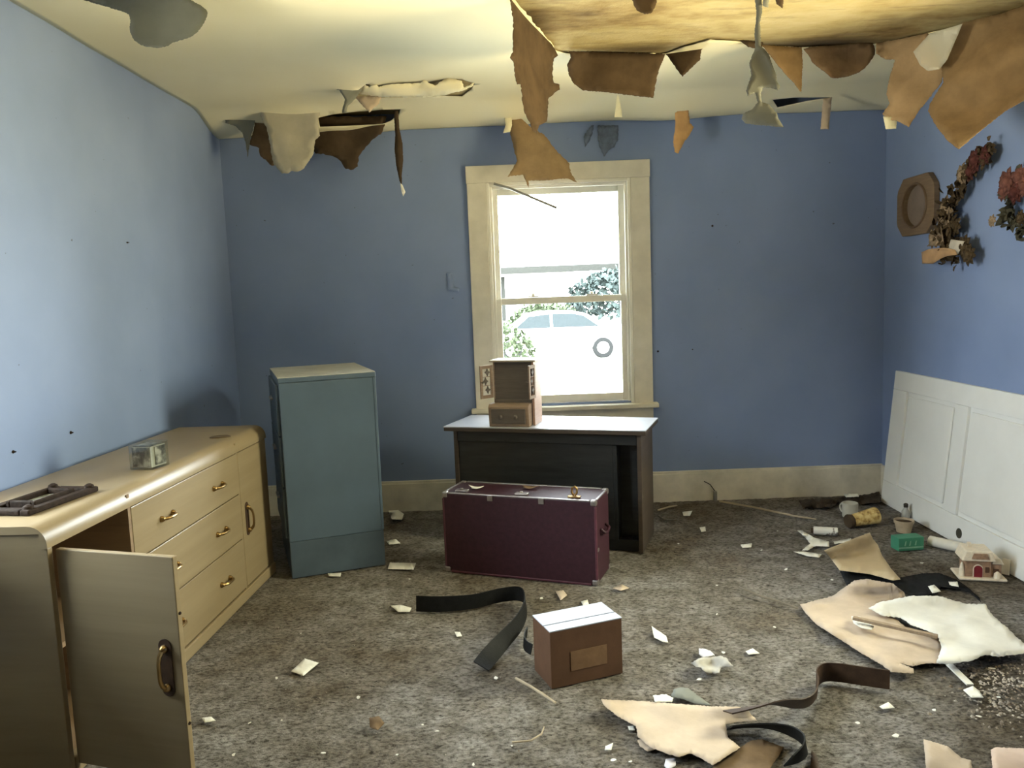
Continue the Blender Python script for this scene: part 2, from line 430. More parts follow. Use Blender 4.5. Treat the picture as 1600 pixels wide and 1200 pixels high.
HT1 = [(552, 155), (560, 140), (572, 131), (600, 134), (640, 133), (668, 128), (700, 122), (722, 124), (742, 131), (736, 140), (722, 151), (690, 150), (640, 152), (590, 153)]
HT2 = [(497, 184), (520, 178), (560, 174), (598, 171), (626, 170), (624, 177), (612, 188), (598, 194), (540, 197), (500, 198)]
HT3 = [(1207, 156), (1240, 152), (1300, 152), (1262, 158), (1215, 168)]
h1 = [(q.x, q.y) for q in (ceil_hit(*p) for p in HT1)]; h2 = [(q.x, q.y) for q in (ceil_hit(*p) for p in HT2)]; h3 = [(q.x, q.y) for q in (ceil_hit(*p) for p in HT3)]
def make_ceiling():
    holes = [ragged(HB, .03, .006, random.Random(5)), h1, h2, h3]
    pts = []; edges = []
    def loop(l):
        n0 = len(pts); pts.extend(Vector(p) for p in l); edges.extend((n0+i, n0+(i+1) % len(l)) for i in range(len(l)))
    e = 1e-3
    ring_ = [(XL+e, YF+e), (XR-e, YF+e)]; y = YF+.05; side = []
    while y < D-.01: side.append(y); y += .1 if y < 3.8 else .028
    ring_ += [(XR-e, v) for v in side]+[(XR-e, D-e)]+[(XR-.03-.045*i, D-e) for i in range(90)]+[(XL+e, D-e)]+[(XL+e, v) for v in side[::-1]]
    loop(ring_)
    for h in holes: loop(h)
    x = XL+.03
    while x < XR-.02:
        y = YF+.05
        while y < D-.015:
            pts.append(Vector((x, y))); y += .3 if y < 1.8 else (.06 if y < 4.1 else .028)
        x += .045
    res = delaunay_2d_cdt(pts, edges, [], 0, 1e-6)
    V = res[0]; F = []
    for f in res[2]:
        c = sum((V[i] for i in f), Vector((0, 0)))/len(f)
        if not any(inside((c.x, c.y), h) for h in holes): F.append(list(f)[::-1])
    me = bpy.data.meshes.new('ceiling'); me.from_pydata([(v.x, v.y, ZC-sag(v.x, v.y)) for v in V], [], F); me.update()
    me.materials.append(M_CEIL); me.materials.append(M_KRAFT); me.polygons.foreach_set('use_smooth', [True]*len(me.polygons))
    o = bpy.data.objects.new('ceiling', me); C.objects.link(o); struct(o)
    m = o.modifiers.new('thickness', 'SOLIDIFY'); m.thickness = .003; m.offset = -1; m.material_offset = 1
    return o
make_ceiling()
# board above the paper
def make_board():
    nx, ny = 80, 100; V = []; F = []
    for j in range(ny+1):
        for i in range(nx+1):
            x = XL+(XR-XL)*i/nx; y = YF+(D-YF)*j/ny
            V.append((x, y, ZC+.006+.004*nz(x*3, y*3, 8)))
    for j in range(ny):
        for i in range(nx): a = j*(nx+1)+i; F.append((a, a+nx+1, a+nx+2, a+1))
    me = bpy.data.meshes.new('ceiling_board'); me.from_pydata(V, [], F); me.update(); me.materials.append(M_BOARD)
    me.polygons.foreach_set('use_smooth', [True]*len(me.polygons))
    o = bpy.data.objects.new('ceiling_board', me); C.objects.link(o); struct(o)
    b = MB(); b.box(XL-.16, XR+.16, YF-.16, D+.16, ZT, ZT+.12); struct(b.build('roof_slab', mat('roof_deck', (.15, .1, .07))))
make_board()

# baseboards
b = MB(); b.box(XL, XR, D-.022, D-.0005, -.01, .178); b.box(XL, XR, D-.016, D-.0005, .178, .194); struct(b.build('baseboard_back', M_BASE, bevel=.003))
b = MB(); b.box(XL+.0005, XL+.02, YF, D-.03, -.01, .19); struct(b.build('baseboard_left', M_BASE, bevel=.003))
b = MB(); b.box(XR-.02, XR-.0005, YF, D-.03, -.01, .19); struct(b.build('baseboard_right', M_BASE, bevel=.003))

# ------------------------------------------------------------------ back window
def back_window():
    x0, x1, z0, z1 = W1; cw = .118
    root = empty('window_1', ((x0+x1)/2, D, z0)); root['kind'] = 'structure'
    T = Matrix.Translation((-(x0+x1)/2, -D, -z0))
    def P(name, boxes, m, bev=.003, parent=root):
        b = MB()
        for q in boxes: b.box(*q, M=T)
        return b.build(name, m, parent, bevel=bev)
    # casing boards
    P('casing', [(x0-cw, x0, D-.024, D-.0004, z0-.02, z1)], M_TRIM); P('casing', [(x1, x1+cw, D-.024, D-.0004, z0-.02, z1)], M_TRIM)
    P('casing', [(x0-cw-.004, x1+cw+.004, D-.026, D-.0004, z1, z1+.105)], M_TRIM)
    P('window_sill', [(x0-cw-.03, x1+cw+.03, D-.062, D+.03, z0-.042, z0-.012)], M_TRIM, .006)
    P('apron', [(x0-cw, x1+cw, D-.022, D-.0004, z0-.15, z0-.044)], M_TRIM)
    # jamb lining, stops
    P('jamb', [(x0, x0+.02, D-.02, D+.16, z0-.01, z1)], M_SASH); P('jamb', [(x1-.02, x1, D-.02, D+.16, z0-.01, z1)], M_SASH)
    P('jamb', [(x0+.02, x1-.02, D-.02, D+.16, z1-.02, z1)], M_SASH); P('jamb', [(x0, x1, D+.03, D+.16, z0-.012, z0+.002)], M_SASH)
    P('stop', [(x0+.02, x0+.036, D, D+.02, z0, z1-.02)], M_SASH); P('stop', [(x1-.036, x1-.02, D, D+.02, z0, z1-.02)], M_SASH)
    P('stop', [(x0+.036, x1-.036, D, D+.02, z1-.038, z1-.02)], M_SASH)
    zm = 1.318
    def sash(name, y, za, zb, bot, top):
        a, c = x0+.022, x1-.022; st = .046
        s = P(name, [(a, a+st, y, y+.034, za, zb), (c-st, c, y, y+.034, za, zb), (a+st, c-st, y, y+.034, za, za+bot), (a+st, c-st, y, y+.034, zb-top, zb)], M_SASH, .004)
        P('glass_pane', [(a+st-.005, c-st+.005, y+.014, y+.018, za+bot-.005, zb-top+.005)], M_GLASS, 0, s)
        return s
    lo = sash('lower_sash', D+.022, z0+.004, zm+.020, .05, .042)
    up = sash('upper_sash', D+.060, zm-.020, z1-.022, .040, .048)
    for xx in (x0+.27, x1-.25):
        b = MB(); b.box(xx-.035, xx+.035, D+.018, D+.052, zm+.0205, zm+.030, M=T); b.lathe([(.012, 0), (.012, .012), (.006, .016)], 10, T @ Matrix.Translation((xx, D+.036, zm+.030)))
        b.build('sash_lock', M_SASH, lo)
    return root
back_window()
def side_window(name, axis, c, out, y0, y1, z0, z1, tint, cw=.10):
    root = empty(name, (c, (y0+y1)/2, z0)); root['kind'] = 'structure'
    T = Matrix.Translation((-c, -(y0+y1)/2, -z0)); s = out
    def bx(b, d0, d1, a, bb, p, q): b.box(min(c+s*d0, c+s*d1), max(c+s*d0, c+s*d1), a, bb, p, q, M=T)
    b = MB()
    bx(b, -.022, -.0005, y0-cw, y0, z0-.06, z1+cw); bx(b, -.022, -.0005, y1, y1+cw, z0-.06, z1+cw); bx(b, -.022, -.0005, y0, y1, z1, z1+cw); bx(b, -.03, -.0005, y0, y1, z0-.06, z0)
    b.build('casing', M_TRIM, root, bevel=.003)
    b = MB(); zm = (z0+z1)/2
    for p, q in ((z0, z0+.05), (zm-.025, zm+.025), (z1-.05, z1)): bx(b, .05, .09, y0+.045, y1-.045, p, q)
    bx(b, .05, .09, y0, y0+.045, z0, z1); bx(b, .05, .09, y1-.045, y1, z0, z1)
    b.build('sash', M_SASH, root, bevel=.003)
    b = MB(); bx(b, .068, .071, y0+.04, y1-.04, z0+.04, z1-.04); b.build('glass_pane', M_GLASS, root)
    if tint:  # added unseen filter that warms the daylight coming through
        b = MB(); bx(b, .03, .0302, y0+.005, y1-.005, z0+.005, z1-.005); b.build('warm_light_filter', M_TINT, root)
side_window('window_2', 'x', XR, 1, *W2, True)
side_window('window_3', 'x', XL, -1, *W3, False, .03)

# ------------------------------------------------------------------ dresser
def dresser():
    ang = -math.atan2(.068, 1.73); L = 1.731
    R = thing('dresser', 'long blond wood dresser with rounded top edge and one door hanging open', 'dresser', (-1.345, 2.13, 0), ang)
    arc = [(-.055+.055*math.sin(t), .703+.055*math.cos(t)) for t in [math.pi/2*i/7 for i in range(8)]]
    MB().prism([(-.44, .735), (-.44, .758)]+arc+[(0, .692), (-.02, .692), (-.02, .735)], 0, L, 'y').build('top', M_DRESS, R, smooth=True)
    arc2 = [(-.060+.050*math.sin(t), .698+.050*math.cos(t)) for t in [math.pi/2*i/7 for i in range(8)]]
    ep = [(-.415, .0), (-.415, .7345), (-.075, .7345)]+[(-.0205, .7345), (-.0205, .691), (-.004, .691), (-.004, .0)]
    for y0, y1 in ((.006, .028), (L-.028, L-.006)): MB().prism(ep, y0, y1, 'y').build('end_panel', M_DRESS, R, bevel=.002)
    for y in (.432, 1.352): MB().box(-.40, -.004, y, y+.016, .0515, .734).build('divider', M_DRESSIN if y < 1 else M_DRESS, R)
    MB().box(-.412, -.404, .03, L-.03, .06, .734).build('back_panel', M_DRESSIN, R)
    MB().box(-.402, -.004, .030, L-.030, .034, .0505).build('bottom_panel', M_DRESSIN, R)
    MB().box(-.03, .006, .028, L-.004, .0, .052).build('base_rail', M_DRESS, R, bevel=.006)
    MB().box(-.40, -.03, .030, .430, .37, .386).build('shelf', M_DRESSIN, R)
    def pull(parent, c, vert, ln, out=(1, 0, 0)):
        """arched brass bar pull on two bosses, mounted on a +x facing front"""
        b = MB(); h = ln/2; pts = []
        for i in range(9):
            t = -1+2*i/8; off = .008+.020*(1-abs(t)**4)
            pts.append((c[0]+off, c[1]+(0 if vert else t*h), c[2]+(t*h if vert else 0)))
        b.tube(pts, [.0065]*2+[.0055]*5+[.0065]*2, 8)
        for s in (-1, 1):
            p = Vector((c[0]+.001, c[1]+(0 if vert else s*h), c[2]+(s*h if vert else 0)))
            b.lathe([(.012, 0), (.012, .004), (.008, .012), (.003, .016)], 12, Matrix.Translation(p) @ Matrix.Rotation(math.pi/2, 4, 'Y'))
        return b.build('handle', M_BRASS, parent, smooth=True)
    for z0, z1 in ((.502, .688), (.292, .498), (.058, .288)):
        d = MB().box(-.020, -.002, .450, 1.350, z0, z1).box(-.37, -.022, .465, 1.335, z0+.02, z1-.03).build('drawer', M_DRESS, R, bevel=.0025)
        for y in (.685, 1.135): pull(d, (-.002, y, (z0+z1)/2-.004), False, .085)
    d = MB().box(-.020, -.002, 1.370, L-.030, .058, .688).build('door', M_DRESS, R, bevel=.0025)
    e = [(1.425+.019*math.cos(math.pi*i/10), .425+.019*math.sin(math.pi*i/10)) for i in range(11)]+[(1.425+.019*math.cos(math.pi+math.pi*i/10), .305+.019*math.sin(math.pi+math.pi*i/10)) for i in range(11)]
    MB().prism(e, -.0018, .0012, 'x').build('handle_plate', M_BROWNL, d, bevel=.001)
    pull(d, (.0013, 1.425, .365), True, .108)
    # open near door, swung past a right angle, hung from the near end panel
    H = MB().box(-.009, .009, 0, .402, .030, .682).build('door', M_DRESS, R, bevel=.0025)
    H['label'] = 'open dresser door'
    H.location = (.004, .040, 0); H.rotation_euler = (0, 0, -math.radians(104))
    pl = MB(); e = []
    for i in range(13): a = math.pi*i/12; e.append((.352+.021*math.cos(a), .425+.021*math.sin(a)))
    for i in range(13): a = math.pi+math.pi*i/12; e.append((.352+.021*math.cos(a), .300+.021*math.sin(a)))
    pl.prism(e, .0092, .0125, 'x').build('handle_plate', M_BROWNL, H, bevel=.001)
    pull(H, (.0126, .352, .3625), True, .112)
    for z in (.16, .60):
        MB().tube([(-.002, -.004, z-.025), (-.002, -.004, z+.025)], .005, 8).box(-.0025, .0005, 0, .03, z-.02, z+.02).build('hinge', M_BRASS, H)
    for z in (.2, .52): MB().lathe([(.005, 0), (.004, .003)], 10, Matrix.Translation((0, .4021, z)) @ Matrix.Rotation(-math.pi/2, 4, 'X')).build('screw_hole', M_FRAMED, H)
    return R
dresser()

# things on the dresser
def carved_frame():
    P = [atz(x, y, .759) for x, y in ((-62, 800), (72, 807), (160, 774), (84, 764))]
    c = sum(P, Vector())/4
    ax = (P[2]-P[1]); L = .30; a = math.atan2(ax.y, ax.x)
    R = thing('picture_frame', 'dark carved wooden picture frame lying flat on the dresser', 'picture frame', (c.x, c.y, .7585), a)
    W = .175
    def rim(x0, x1, y0, y1, t, z0, z1):
        b = MB(); b.box(x0, x1, y0, y0+t, z0, z1); b.box(x0, x1, y1-t, y1, z0, z1); b.box(x0, x0+t, y0+t, y1-t, z0, z1); b.box(x1-t, x1, y0+t, y1-t, z0, z1); return b
    rim(-L/2, L/2, -W/2, W/2, .034, 0, .018).build('outer_rim', M_FRAMED, R, bevel=.005)
    rim(-.085, .085, -.052, .052, .014, .004, .028).build('inner_rim', M_FRAMED, R, bevel=.004)
    b = MB(); b.box(-.115, .115, -.053, .053, .001, .006); b.build('backing', M_FRAMED, R)
    b = MB(); b.box(-.071, .071, -.038, .038, .006, .011); b.build('picture', mat('faded_grey_print', (.26, .26, .22), .6, .4, 14), R)
    for sx_ in (-1, 1):
        for s2 in (-1, 1):
            MB().lathe([(.016, 0), (.014, .008), (.006, .013)], 10, Matrix.Translation((sx_*(L/2-.02), s2*(W/2-.02), .017))).build('corner_boss', M_FRAMED, R, smooth=True)
carved_frame()
def photo_cube():
    p = atz(203, 734, .759); q = atz(236, 735, .759)
    R = thing('photo_cube', 'small clear photo cube with faded grey pictures on the dresser', 'photo cube', (p.x, p.y, .7585), math.radians(-14))
    s = .098
    MB().box(0, s, 0, s, 0, .098).build('acrylic_shell', M_CLEAR, R, bevel=.003)
    MB().box(.008, s-.008, .008, s-.008, .008, .086).build('core_block', mat('grey_core_card', (.40, .39, .33), .6), R)
    def pic(name, c, x0, x1, y0, y1, z0, z1): MB().box(x0, x1, y0, y1, z0, z1).build(name, c, R)
    def photo(name, off):
        n = N(name); n.set(.35); f = n.noise(26, 4, .6, off=off); g = n.noise(60, 3, .6, off=off)
        c = n.ramp(f, [(.38, (.045, .042, .036)), (.5, (.17, .16, .135)), (.64, (.46, .44, .38))]); n.col(c); return n.m
    pic('photograph', photo('faded_photo_a', (0, 0, 0)), .011, s-.011, .0055, .0078, .011, .083)
    pic('photograph', photo('faded_photo_b', (2, 5, 0)), s-.0078, s-.0055, .030, s-.010, .014, .083)
    pic('photograph', photo('faded_photo_c', (4, 1, 3)), .012, s-.012, .012, s-.012, .0862, .088)
photo_cube()
def medallion():
    p = atz(344, 683, .759)
    b = MB(); T = Matrix.Diagonal((.047, .030, 1, 1))
    b.lathe([(1, 0), (1, .003), (.85, .006), (.72, .0045), (.1, .004)], 28, T)
    o = b.build('oval_dish', mat('tarnished_brown_metal', (.11, .075, .04), .5), None, smooth=True)
    o.location = (p.x, p.y, .7585); o.rotation_euler = (0, 0, .2)
    tag(o, 'small flat oval brown dish at the far end of the dresser', 'dish')
medallion()

# ------------------------------------------------------------------ filing cabinet
def cabinet():
    R = thing('filing_cabinet', 'tall blue grey metal filing cabinet standing in the corner', 'cabinet', (-1.156, 3.731, 0), .3576)
    W, DD, H = .468, .66, 1.003
    MB().box(0, W, 0, DD, .185, H-.028).build('body', M_STEEL, R, bevel=.004)
    MB().box(.001, W-.001, .0015, DD, 0.0, .1845).build('lower_band', M_STEELD, R, bevel=.003)
    MB().box(-.003, W+.003, -.003, DD+.003, H-.027, H-.003).build('top_lip', M_STEEL, R, bevel=.004)
    MB().box(-.002, W+.002, -.002, DD+.002, H-.003, H).build('top', M_STEELT, R)
    MB().box(W-.012, W+.0015, -.0025, .012, .19, H-.028).build('corner_seam', M_STEEL, R, bevel=.002)
    for k in range(3):
        z = .20+k*.258
        d = MB().box(-.014, -.001, .03, DD-.03, z, z+.248).build('drawer', M_STEELD, R, bevel=.003)
        MB().box(-.030, -.0145, DD/2-.06, DD/2+.06, z+.15, z+.162).build('handle', M_TRIMT, d, bevel=.003)
cabinet()

# ------------------------------------------------------------------ desk
def desk():
    a = -.330; R = thing('desk', 'low black desk with a pale top standing below the window', 'desk', (-.370, 4.262, 0), a)
    L, W, H = 1.04, .36, .652
    MB().box(-.045, L+.03, -.03, W+.025, H-.005, H).build('desk_surface', M_DTOP, R)
    MB().box(-.044, L+.029, -.029, W+.024, H-.026, H-.0055).build('top_edge', M_DESKS, R, bevel=.002)
    MB().box(0, .022, 0, W, 0, H-.027).build('side_panel', M_DESKS, R, bevel=.002)
    MB().box(L-.022, L, 0, W, 0, H-.027).build('side_panel', M_DESKS, R, bevel=.002)
    MB().box(.023, L-.15, .012, .028, .06, H-.03).build('front_panel', M_DESK, R, bevel=.002)
    MB().box(L-.148, L-.023, .10, .116, .06, H-.03).build('recessed_panel', M_DESK, R)
    MB().box(.023, L-.023, .03, .048, 0, .058).build('plinth', M_DESK, R)
    MB().box(.023, L-.023, .003, .011, H-.085, H-.028).build('top_rail', M_DESK, R, bevel=.002)
    MB().box(L-.149, L-.130, .012, .098, .06, H-.09).build('partition', M_DESK, R)
    MB().box(.023, L-.023, W-.016, W-.002, .05, H-.03).build('back_panel', M_DESK, R)
desk()
def hutch():
    P = atz(764, 666, .6525)
    R = thing('toy_hutch', 'small brown wooden toy hutch with two open doors on the desk', 'toy hutch', (P.x, P.y, .6525), -.30)
    MB().prism([(-.006, 0), (-.014, .108), (0, .122), (.15, .122), (.15, 0)], 0.004, .232, 'x').build('lower_case', M_HUTCH, R, bevel=.003)
    MB().box(.022, .214, -.020, -.0142, .018, .098).build('drawer_front', M_HUTCHD, R, bevel=.004)
    for x in (.075, .16): MB().lathe([(.010, 0), (.013, .006), (.006, .012)], 10, Matrix.Translation((x, -.0202, .055)) @ Matrix.Rotation(math.pi/2, 4, 'X')).build('knob', M_HUTCHD, R, smooth=True)
    MB().box(.014, .020, .065, .19, .1225, .345).build('side_board', M_HUTCH, R, bevel=.001)
    MB().box(.238, .250, .045, .19, 0, .345).build('side_board', wood_mat('reddish_toy_wood', (.34, .20, .15), (.42, .27, .20), 8, .5), R, bevel=.001)
    MB().box(.021, .237, .068, .086, .1225, .345).build('panel', M_HUTCHD, R, bevel=.001)
    MB().box(.021, .237, .050, .067, .1225, .142).build('ledge', M_HUTCHD, R, bevel=.003)
    MB().box(.000, .262, .040, .205, .3455, .356).build('top_board', mat('pale_toy_wood', (.52, .44, .33), .5), R, bevel=.003)
    def door(hx, ang, s):
        b = MB(); w_, z0, z1 = .086, .150, .330
        b.box(0, .016, -.004, .004, z0, z1); b.box(w_-.016, w_, -.004, .004, z0, z1); b.box(.016, w_-.016, -.004, .004, z0, z0+.018); b.box(.016, w_-.016, -.004, .004, z1-.018, z1)
        o = b.build('door', M_HUTCH, R, bevel=.001)
        for k in range(3):
            z = z0+.046+k*.048; cx = w_*(.42 if k % 2 == 0 else .58)
            MB().prism([(cx-.018, z), (cx-.006, z+.008), (cx, z+.022), (cx+.006, z+.008), (cx+.018, z), (cx+.006, z-.008), (cx, z-.022), (cx-.006, z-.008)], -.003, .003, 'y').build('cutout_motif', M_HUTCHD, o)
            MB().box(.016, w_-.016, -.0015, .0015, z+.0225, z+.0255).build('bar', M_HUTCH, o)
        kb = MB().lathe([(.003, 0), (.003, .008), (.006, .012), (.003, .018)], 8, Matrix.Translation((w_-.006, -.0045*s, z0+.09)) @ Matrix.Rotation(math.pi/2*s, 4, 'X')).build('knob', M_HUTCHD, o)
        o.location = (hx, .060, 0); o.rotation_euler = (0, 0, ang)
    door(.012, math.radians(236), -1)
    door(.252, math.radians(-96), 1)
hutch()

# ------------------------------------------------------------------ trunk
def trunk():
    R = thing('trunk', 'maroon storage trunk with worn metal edging in front of the desk', 'trunk', (-.395, 3.762, 0), -.3528)
    L, W, H = .776, .245, .405
    MB().box(0, L, 0, W, .006, H-.004).build('body', M_TRUNK, R, bevel=.006)
    e = .014
    def strip(*q): MB().box(*q).build('metal_edge', M_TRIMT, R, bevel=.002)
    strip(.03, L-.03, -.002, e, H-.006, H); strip(.03, L-.03, W-e, W+.002, H-.006, H)
    strip(-.002, e*.7, .03, W-.03, H-.006, H); strip(L-e*.7, L+.002, .03, W-.03, H-.006, H)
    mt = mat('maroon_metal_edge', (.10, .03, .045), .4, .3, 30, spec=.5)
    MB().box(L-.008, L+.002, -.002, .008, .03, H-.03).build('corner_edge', mt, R, bevel=.002)
    MB().box(-.002, .008, -.002, .008, .03, H-.03).build('corner_edge', mt, R, bevel=.002)
    MB().box(.03, L-.03, -.002, .008, 0, .010).build('bottom_edge', mt, R, bevel=.002)
    for x0 in (-.003, L-.027):
        for y0 in (-.003, W-.027):
            for z0 in (0.0, H-.027):
                MB().box(x0, x0+.030, y0, y0+.030, z0, z0+.0285).build('corner_cap', M_TRIMT, R, bevel=.007)
    h = MB(); x = L*.855
    h.box(x-.03, x+.03, .03, .055, H, H+.006); h.tube([(x, .042, H+.005), (x-.012, .042, H+.022), (x-.010, .042, H+.045), (x+.004, .042, H+.052), (x+.014, .042, H+.042), (x+.012, .042, H+.02), (x, .042, H+.006)], .0055, 8)
    h.build('hasp', M_BRASS, R, smooth=True)
    for xx in (.06, L*.48): MB().box(xx, xx+.065, .018, .05, H, H+.010).lathe([(.010, 0), (.008, .007)], 10, Matrix.Translation((xx+.03, .034, H+.010))).build('latch', M_TRIMT, R, bevel=.003)
    for xx in (.24, .50): MB().box(xx, xx+.026, -.005, -.0005, H-.03, H-.002).build('hinge_plate', M_TRIMT, R, bevel=.001)
    MB().box(L+.0002, L+.005, .008, .03, .16, .176).build('side_stud', M_TRIMT, R, bevel=.002)
    MB().tube([(L+.003, .07, .25), (L+.02, .075, .235), (L+.022, .12, .225), (L+.02, .165, .235), (L+.003, .17, .25)], .008, 8).build('side_handle', M_TRUNK, R, smooth=True)
    # loose scraps on the lid
    mw = Matrix.Translation((-.395, 3.762, 0)) @ Matrix.Rotation(-.3528, 4, 'Z')
    for i, (lx, ly, s, m, lab) in enumerate(((.14, .10, .035, M_FLAKE, 'white paint flake at the left end of the trunk lid'), (.40, .16, .04, M_KRAFT, 'brown paper scrap in the middle of the trunk lid'))):
        pr = [(s*(1+.4*math.sin(3*t+i))*math.cos(t), s*.6*math.sin(t)) for t in [2*math.pi*k/9 for k in range(9)]]
        o = sheet('paper_scrap', pr, lambda a, b_: mw @ Vector((lx+a, ly+b_, H+.004+.5*abs(a)*abs(a)/s*.4)), m, step=s/2)
        tag(o, lab, 'scrap')
trunk()

# ------------------------------------------------------------------ cardboard box
def carton():
    R = thing('cardboard_box', 'brown cardboard box with white top flaps in the middle of the carpet', 'box', (.076, 2.556, 0), .365)
    L, W, H = .276, .155, .203
    b = MB(); t = .004
    b.box(0, L, 0, t, 0, H); b.box(0, L, W-t, W, 0, H); b.box(0, t, t, W-t, 0, H); b.box(L-t, L, t, W-t, 0, H); b.box(t, L-t, t, W-t, 0, t)
    b.build('body', M_CARD, R, bevel=.001)
    m = mat('white_coated_card', (.36, .385, .47), .55, .05, 9)
    MB().box(-.001, L+.001, -.001, .050, H+.0005, H+.0042).build('top_flap', m, R)
    MB().box(-.001, L+.001, .0575, W+.001, H+.0002, H+.0036).build('top_flap', m, R)
    MB().box(.075, .215, -.0014, -.0002, .050, .120).build('label', M_CARDL, R)
carton()

# ------------------------------------------------------------------ white door lying on its side against the right wall
def leaning_door():
    lean = math.atan2(.078, .81)
    R = empty('interior_door', (2.212, 4.725, 0.004)); tag(R, 'white panelled interior door leaning on its side against the right wall', 'door')
    R.rotation_euler = (0, lean, 0)
    L, H, t = 2.03, .815, .034
    P = lambda y0, y1, z0, z1, x0, x1: (x0, x1, -y1, -y0, z0, z1)
    MB().box(*P(0, L, 0, H, .016, t)).build('slab', M_WHITE, R)
    xs = (0, .016)
    MB().box(*P(0, L, .705, H, *xs)).build('stile', M_WHITE, R, bevel=.003); MB().box(*P(0, L, 0, .140, *xs)).build('stile', M_WHITE, R, bevel=.003)
    for a, c in ((0, .160), (.672, .790), (1.82, L)): MB().box(*P(a, c, .1405, .7045, *xs)).build('rail', M_WHITE, R, bevel=.003)
    for a, c in ((.160, .672), (.790, 1.82)):
        g = .022
        MB().box(*P(a+g, c-g, .1405+g, .7045-g, .003, .0162)).build('raised_panel', M_WHITE, R, bevel=.010)
    bm = MB(); T = Matrix.Translation((-.0012, -.845, .060)) @ Matrix.Rotation(math.pi/2, 4, 'Y')
    bm.lathe([(.026, 0), (.026, .0012), (.001, .0012)], 20, T); bm.build('knob_hole', mat('dark_bore', (.06, .055, .04), .9), R)
leaning_door()

# ------------------------------------------------------------------ paper hanging from the ceiling
EDGE_X = [797, 870, 1040, 1170, 1380, 1600, 1660]; EDGE_Y = [3.14, 3.80, 3.92, 3.77, 3.91, 3.45, 3.36]
def edge_depth(px): return lerp_list(EDGE_X, EDGE_Y, px)
def hang(name, pts, depth, label, m=None, back=None, curl=.05, wav=.02, jag=1.2, step=9, rd=0, th=.0018, group=None, cat='torn paper', parent=None):
    """a torn sheet hanging down; depth is its distance into the room at its top edge, curl its bend toward the camera"""
    y0 = min(p[1] for p in pts); y1 = max(p[1] for p in pts); sd = (pts[0][0]*.37) % 10
    def mp(px, py):
        d = depth(px) if callable(depth) else depth
        t = (py-y0)/max(1, y1-y0)
        p = aty(px, py, d)
        return aty(px, py, d-curl*t*t-wav*nz(p.x*7+sd, p.z*5, sd)*min(1, t*2.2))
    o = sheet(name, pts, mp, m or M_KRAFT, back or M_CEIL, step=step, jag=jag, rd=rd, th=th, parent=parent)
    if label: tag(o, label, cat, group)
    return o
G = 'paper torn loose from the ceiling'
hang('ceiling_paper', [(118, -22), (125, -2), (150, 6), (200, 20), (204, 30), (202, 45), (208, 62), (222, 72), (245, 75), (262, 72), (270, 66), (290, 61), (305, 54), (318, 38), (325, 22), (322, 14), (305, 4), (285, -8), (270, -20)], 2.93,
     'grey rounded flap of ceiling paper hanging at the top left above the left wall', M_GREYSHADE, M_CEIL, .03, .01, .6, rd=1, group=G)
hang('ceiling_paper', [(406, 163), (407, 180), (417, 200), (421, 220), (424, 240), (427, 255), (434, 264), (441, 271), (449, 271), (455, 267), (465, 268), (474, 264), (482, 252), (490, 240), (492, 220), (500, 212), (497, 190), (500, 175), (498, 161)], 4.62,
     'large pale tongue of ceiling paper hanging above the filing cabinet', mat('greyed_cream_paint', (.46, .43, .35), .8, .06), M_KRAFT, .04, .02, .8, group=G)
hang('ceiling_paper', [(400, 180), (396, 205), (389, 225), (405, 232), (407, 244), (417, 252), (425, 259), (445, 250), (440, 182)], 4.72,
     'brown scrap showing behind the left side of the large pale paper tongue', M_KRAFT, M_CEIL, .02, .01, 1, group=G)
hang('ceiling_paper', [(492, 182), (604, 182), (602, 192), (595, 210), (580, 220), (566, 236), (560, 246), (559, 260), (552, 265), (540, 264), (530, 250), (520, 244), (505, 240), (493, 240), (480, 215)], 4.80,
     'dark brown torn flap right of the large pale paper tongue', M_KRAFTD, M_CEIL, .03, .03, 1.2, group=G)
hang('ceiling_paper', [(352, 172), (372, 170), (401, 172), (398, 190), (391, 220), (387, 246), (384, 224), (379, 208), (368, 197), (352, 192)], 4.70,
     'thin grey spike of ceiling paper at the back left corner', M_GREYP, M_CEIL, .01, .01, .5, group=G)
st = hang('ceiling_paper', [(615, 172), (622, 172), (624, 200), (629, 225), (630, 250), (628, 272), (628, 290), (624, 282), (619, 258), (616.5, 235), (617.5, 210)], 4.70,
     'long narrow dark strip of ceiling paper with a white tip left of the window', M_KRAFTD, M_CEIL, .02, .01, .3, step=6, group=G)
tip = hang('paper_tip', [(625.5, 286), (629, 289), (633.5, 300), (630, 307), (627, 298)], 4.674, None, M_FLAKE, M_FLAKE, .0, .0, 0, step=5)
tip.location -= st.location; tip.parent = st
hang('ceiling_paper', [(564, 127), (577, 137), (580, 125), (592, 136), (612, 131), (657, 130), (662, 125), (680, 134), (700, 119), (722, 127), (725, 137), (741, 129), (740, 134), (722, 142), (687, 150), (630, 152), (595, 151), (560, 147)], 4.20,
     'long curled cream strip of paper in the ceiling tear left of centre', M_CEIL, M_KRAFT, -.10, .03, .8, group=G)
hang('ceiling_paper', [(520, 130), (555, 123), (566, 127), (565, 140), (555, 155), (544, 165), (541, 177), (534, 176), (539, 155), (530, 141), (505, 133)], 4.22,
     'grey drooping point of paper at the left end of the ceiling tear', M_GREYP, M_CEIL, -.03, .02, .5, step=7, group=G)
hang('ceiling_paper', [(553, 150), (596, 150), (592, 162), (584, 168), (577, 176), (565, 163)], 4.30,
     'small tan paper point hanging below the ceiling tear', M_TAN, M_CEIL, .02, .02, .8, step=6, group=G)

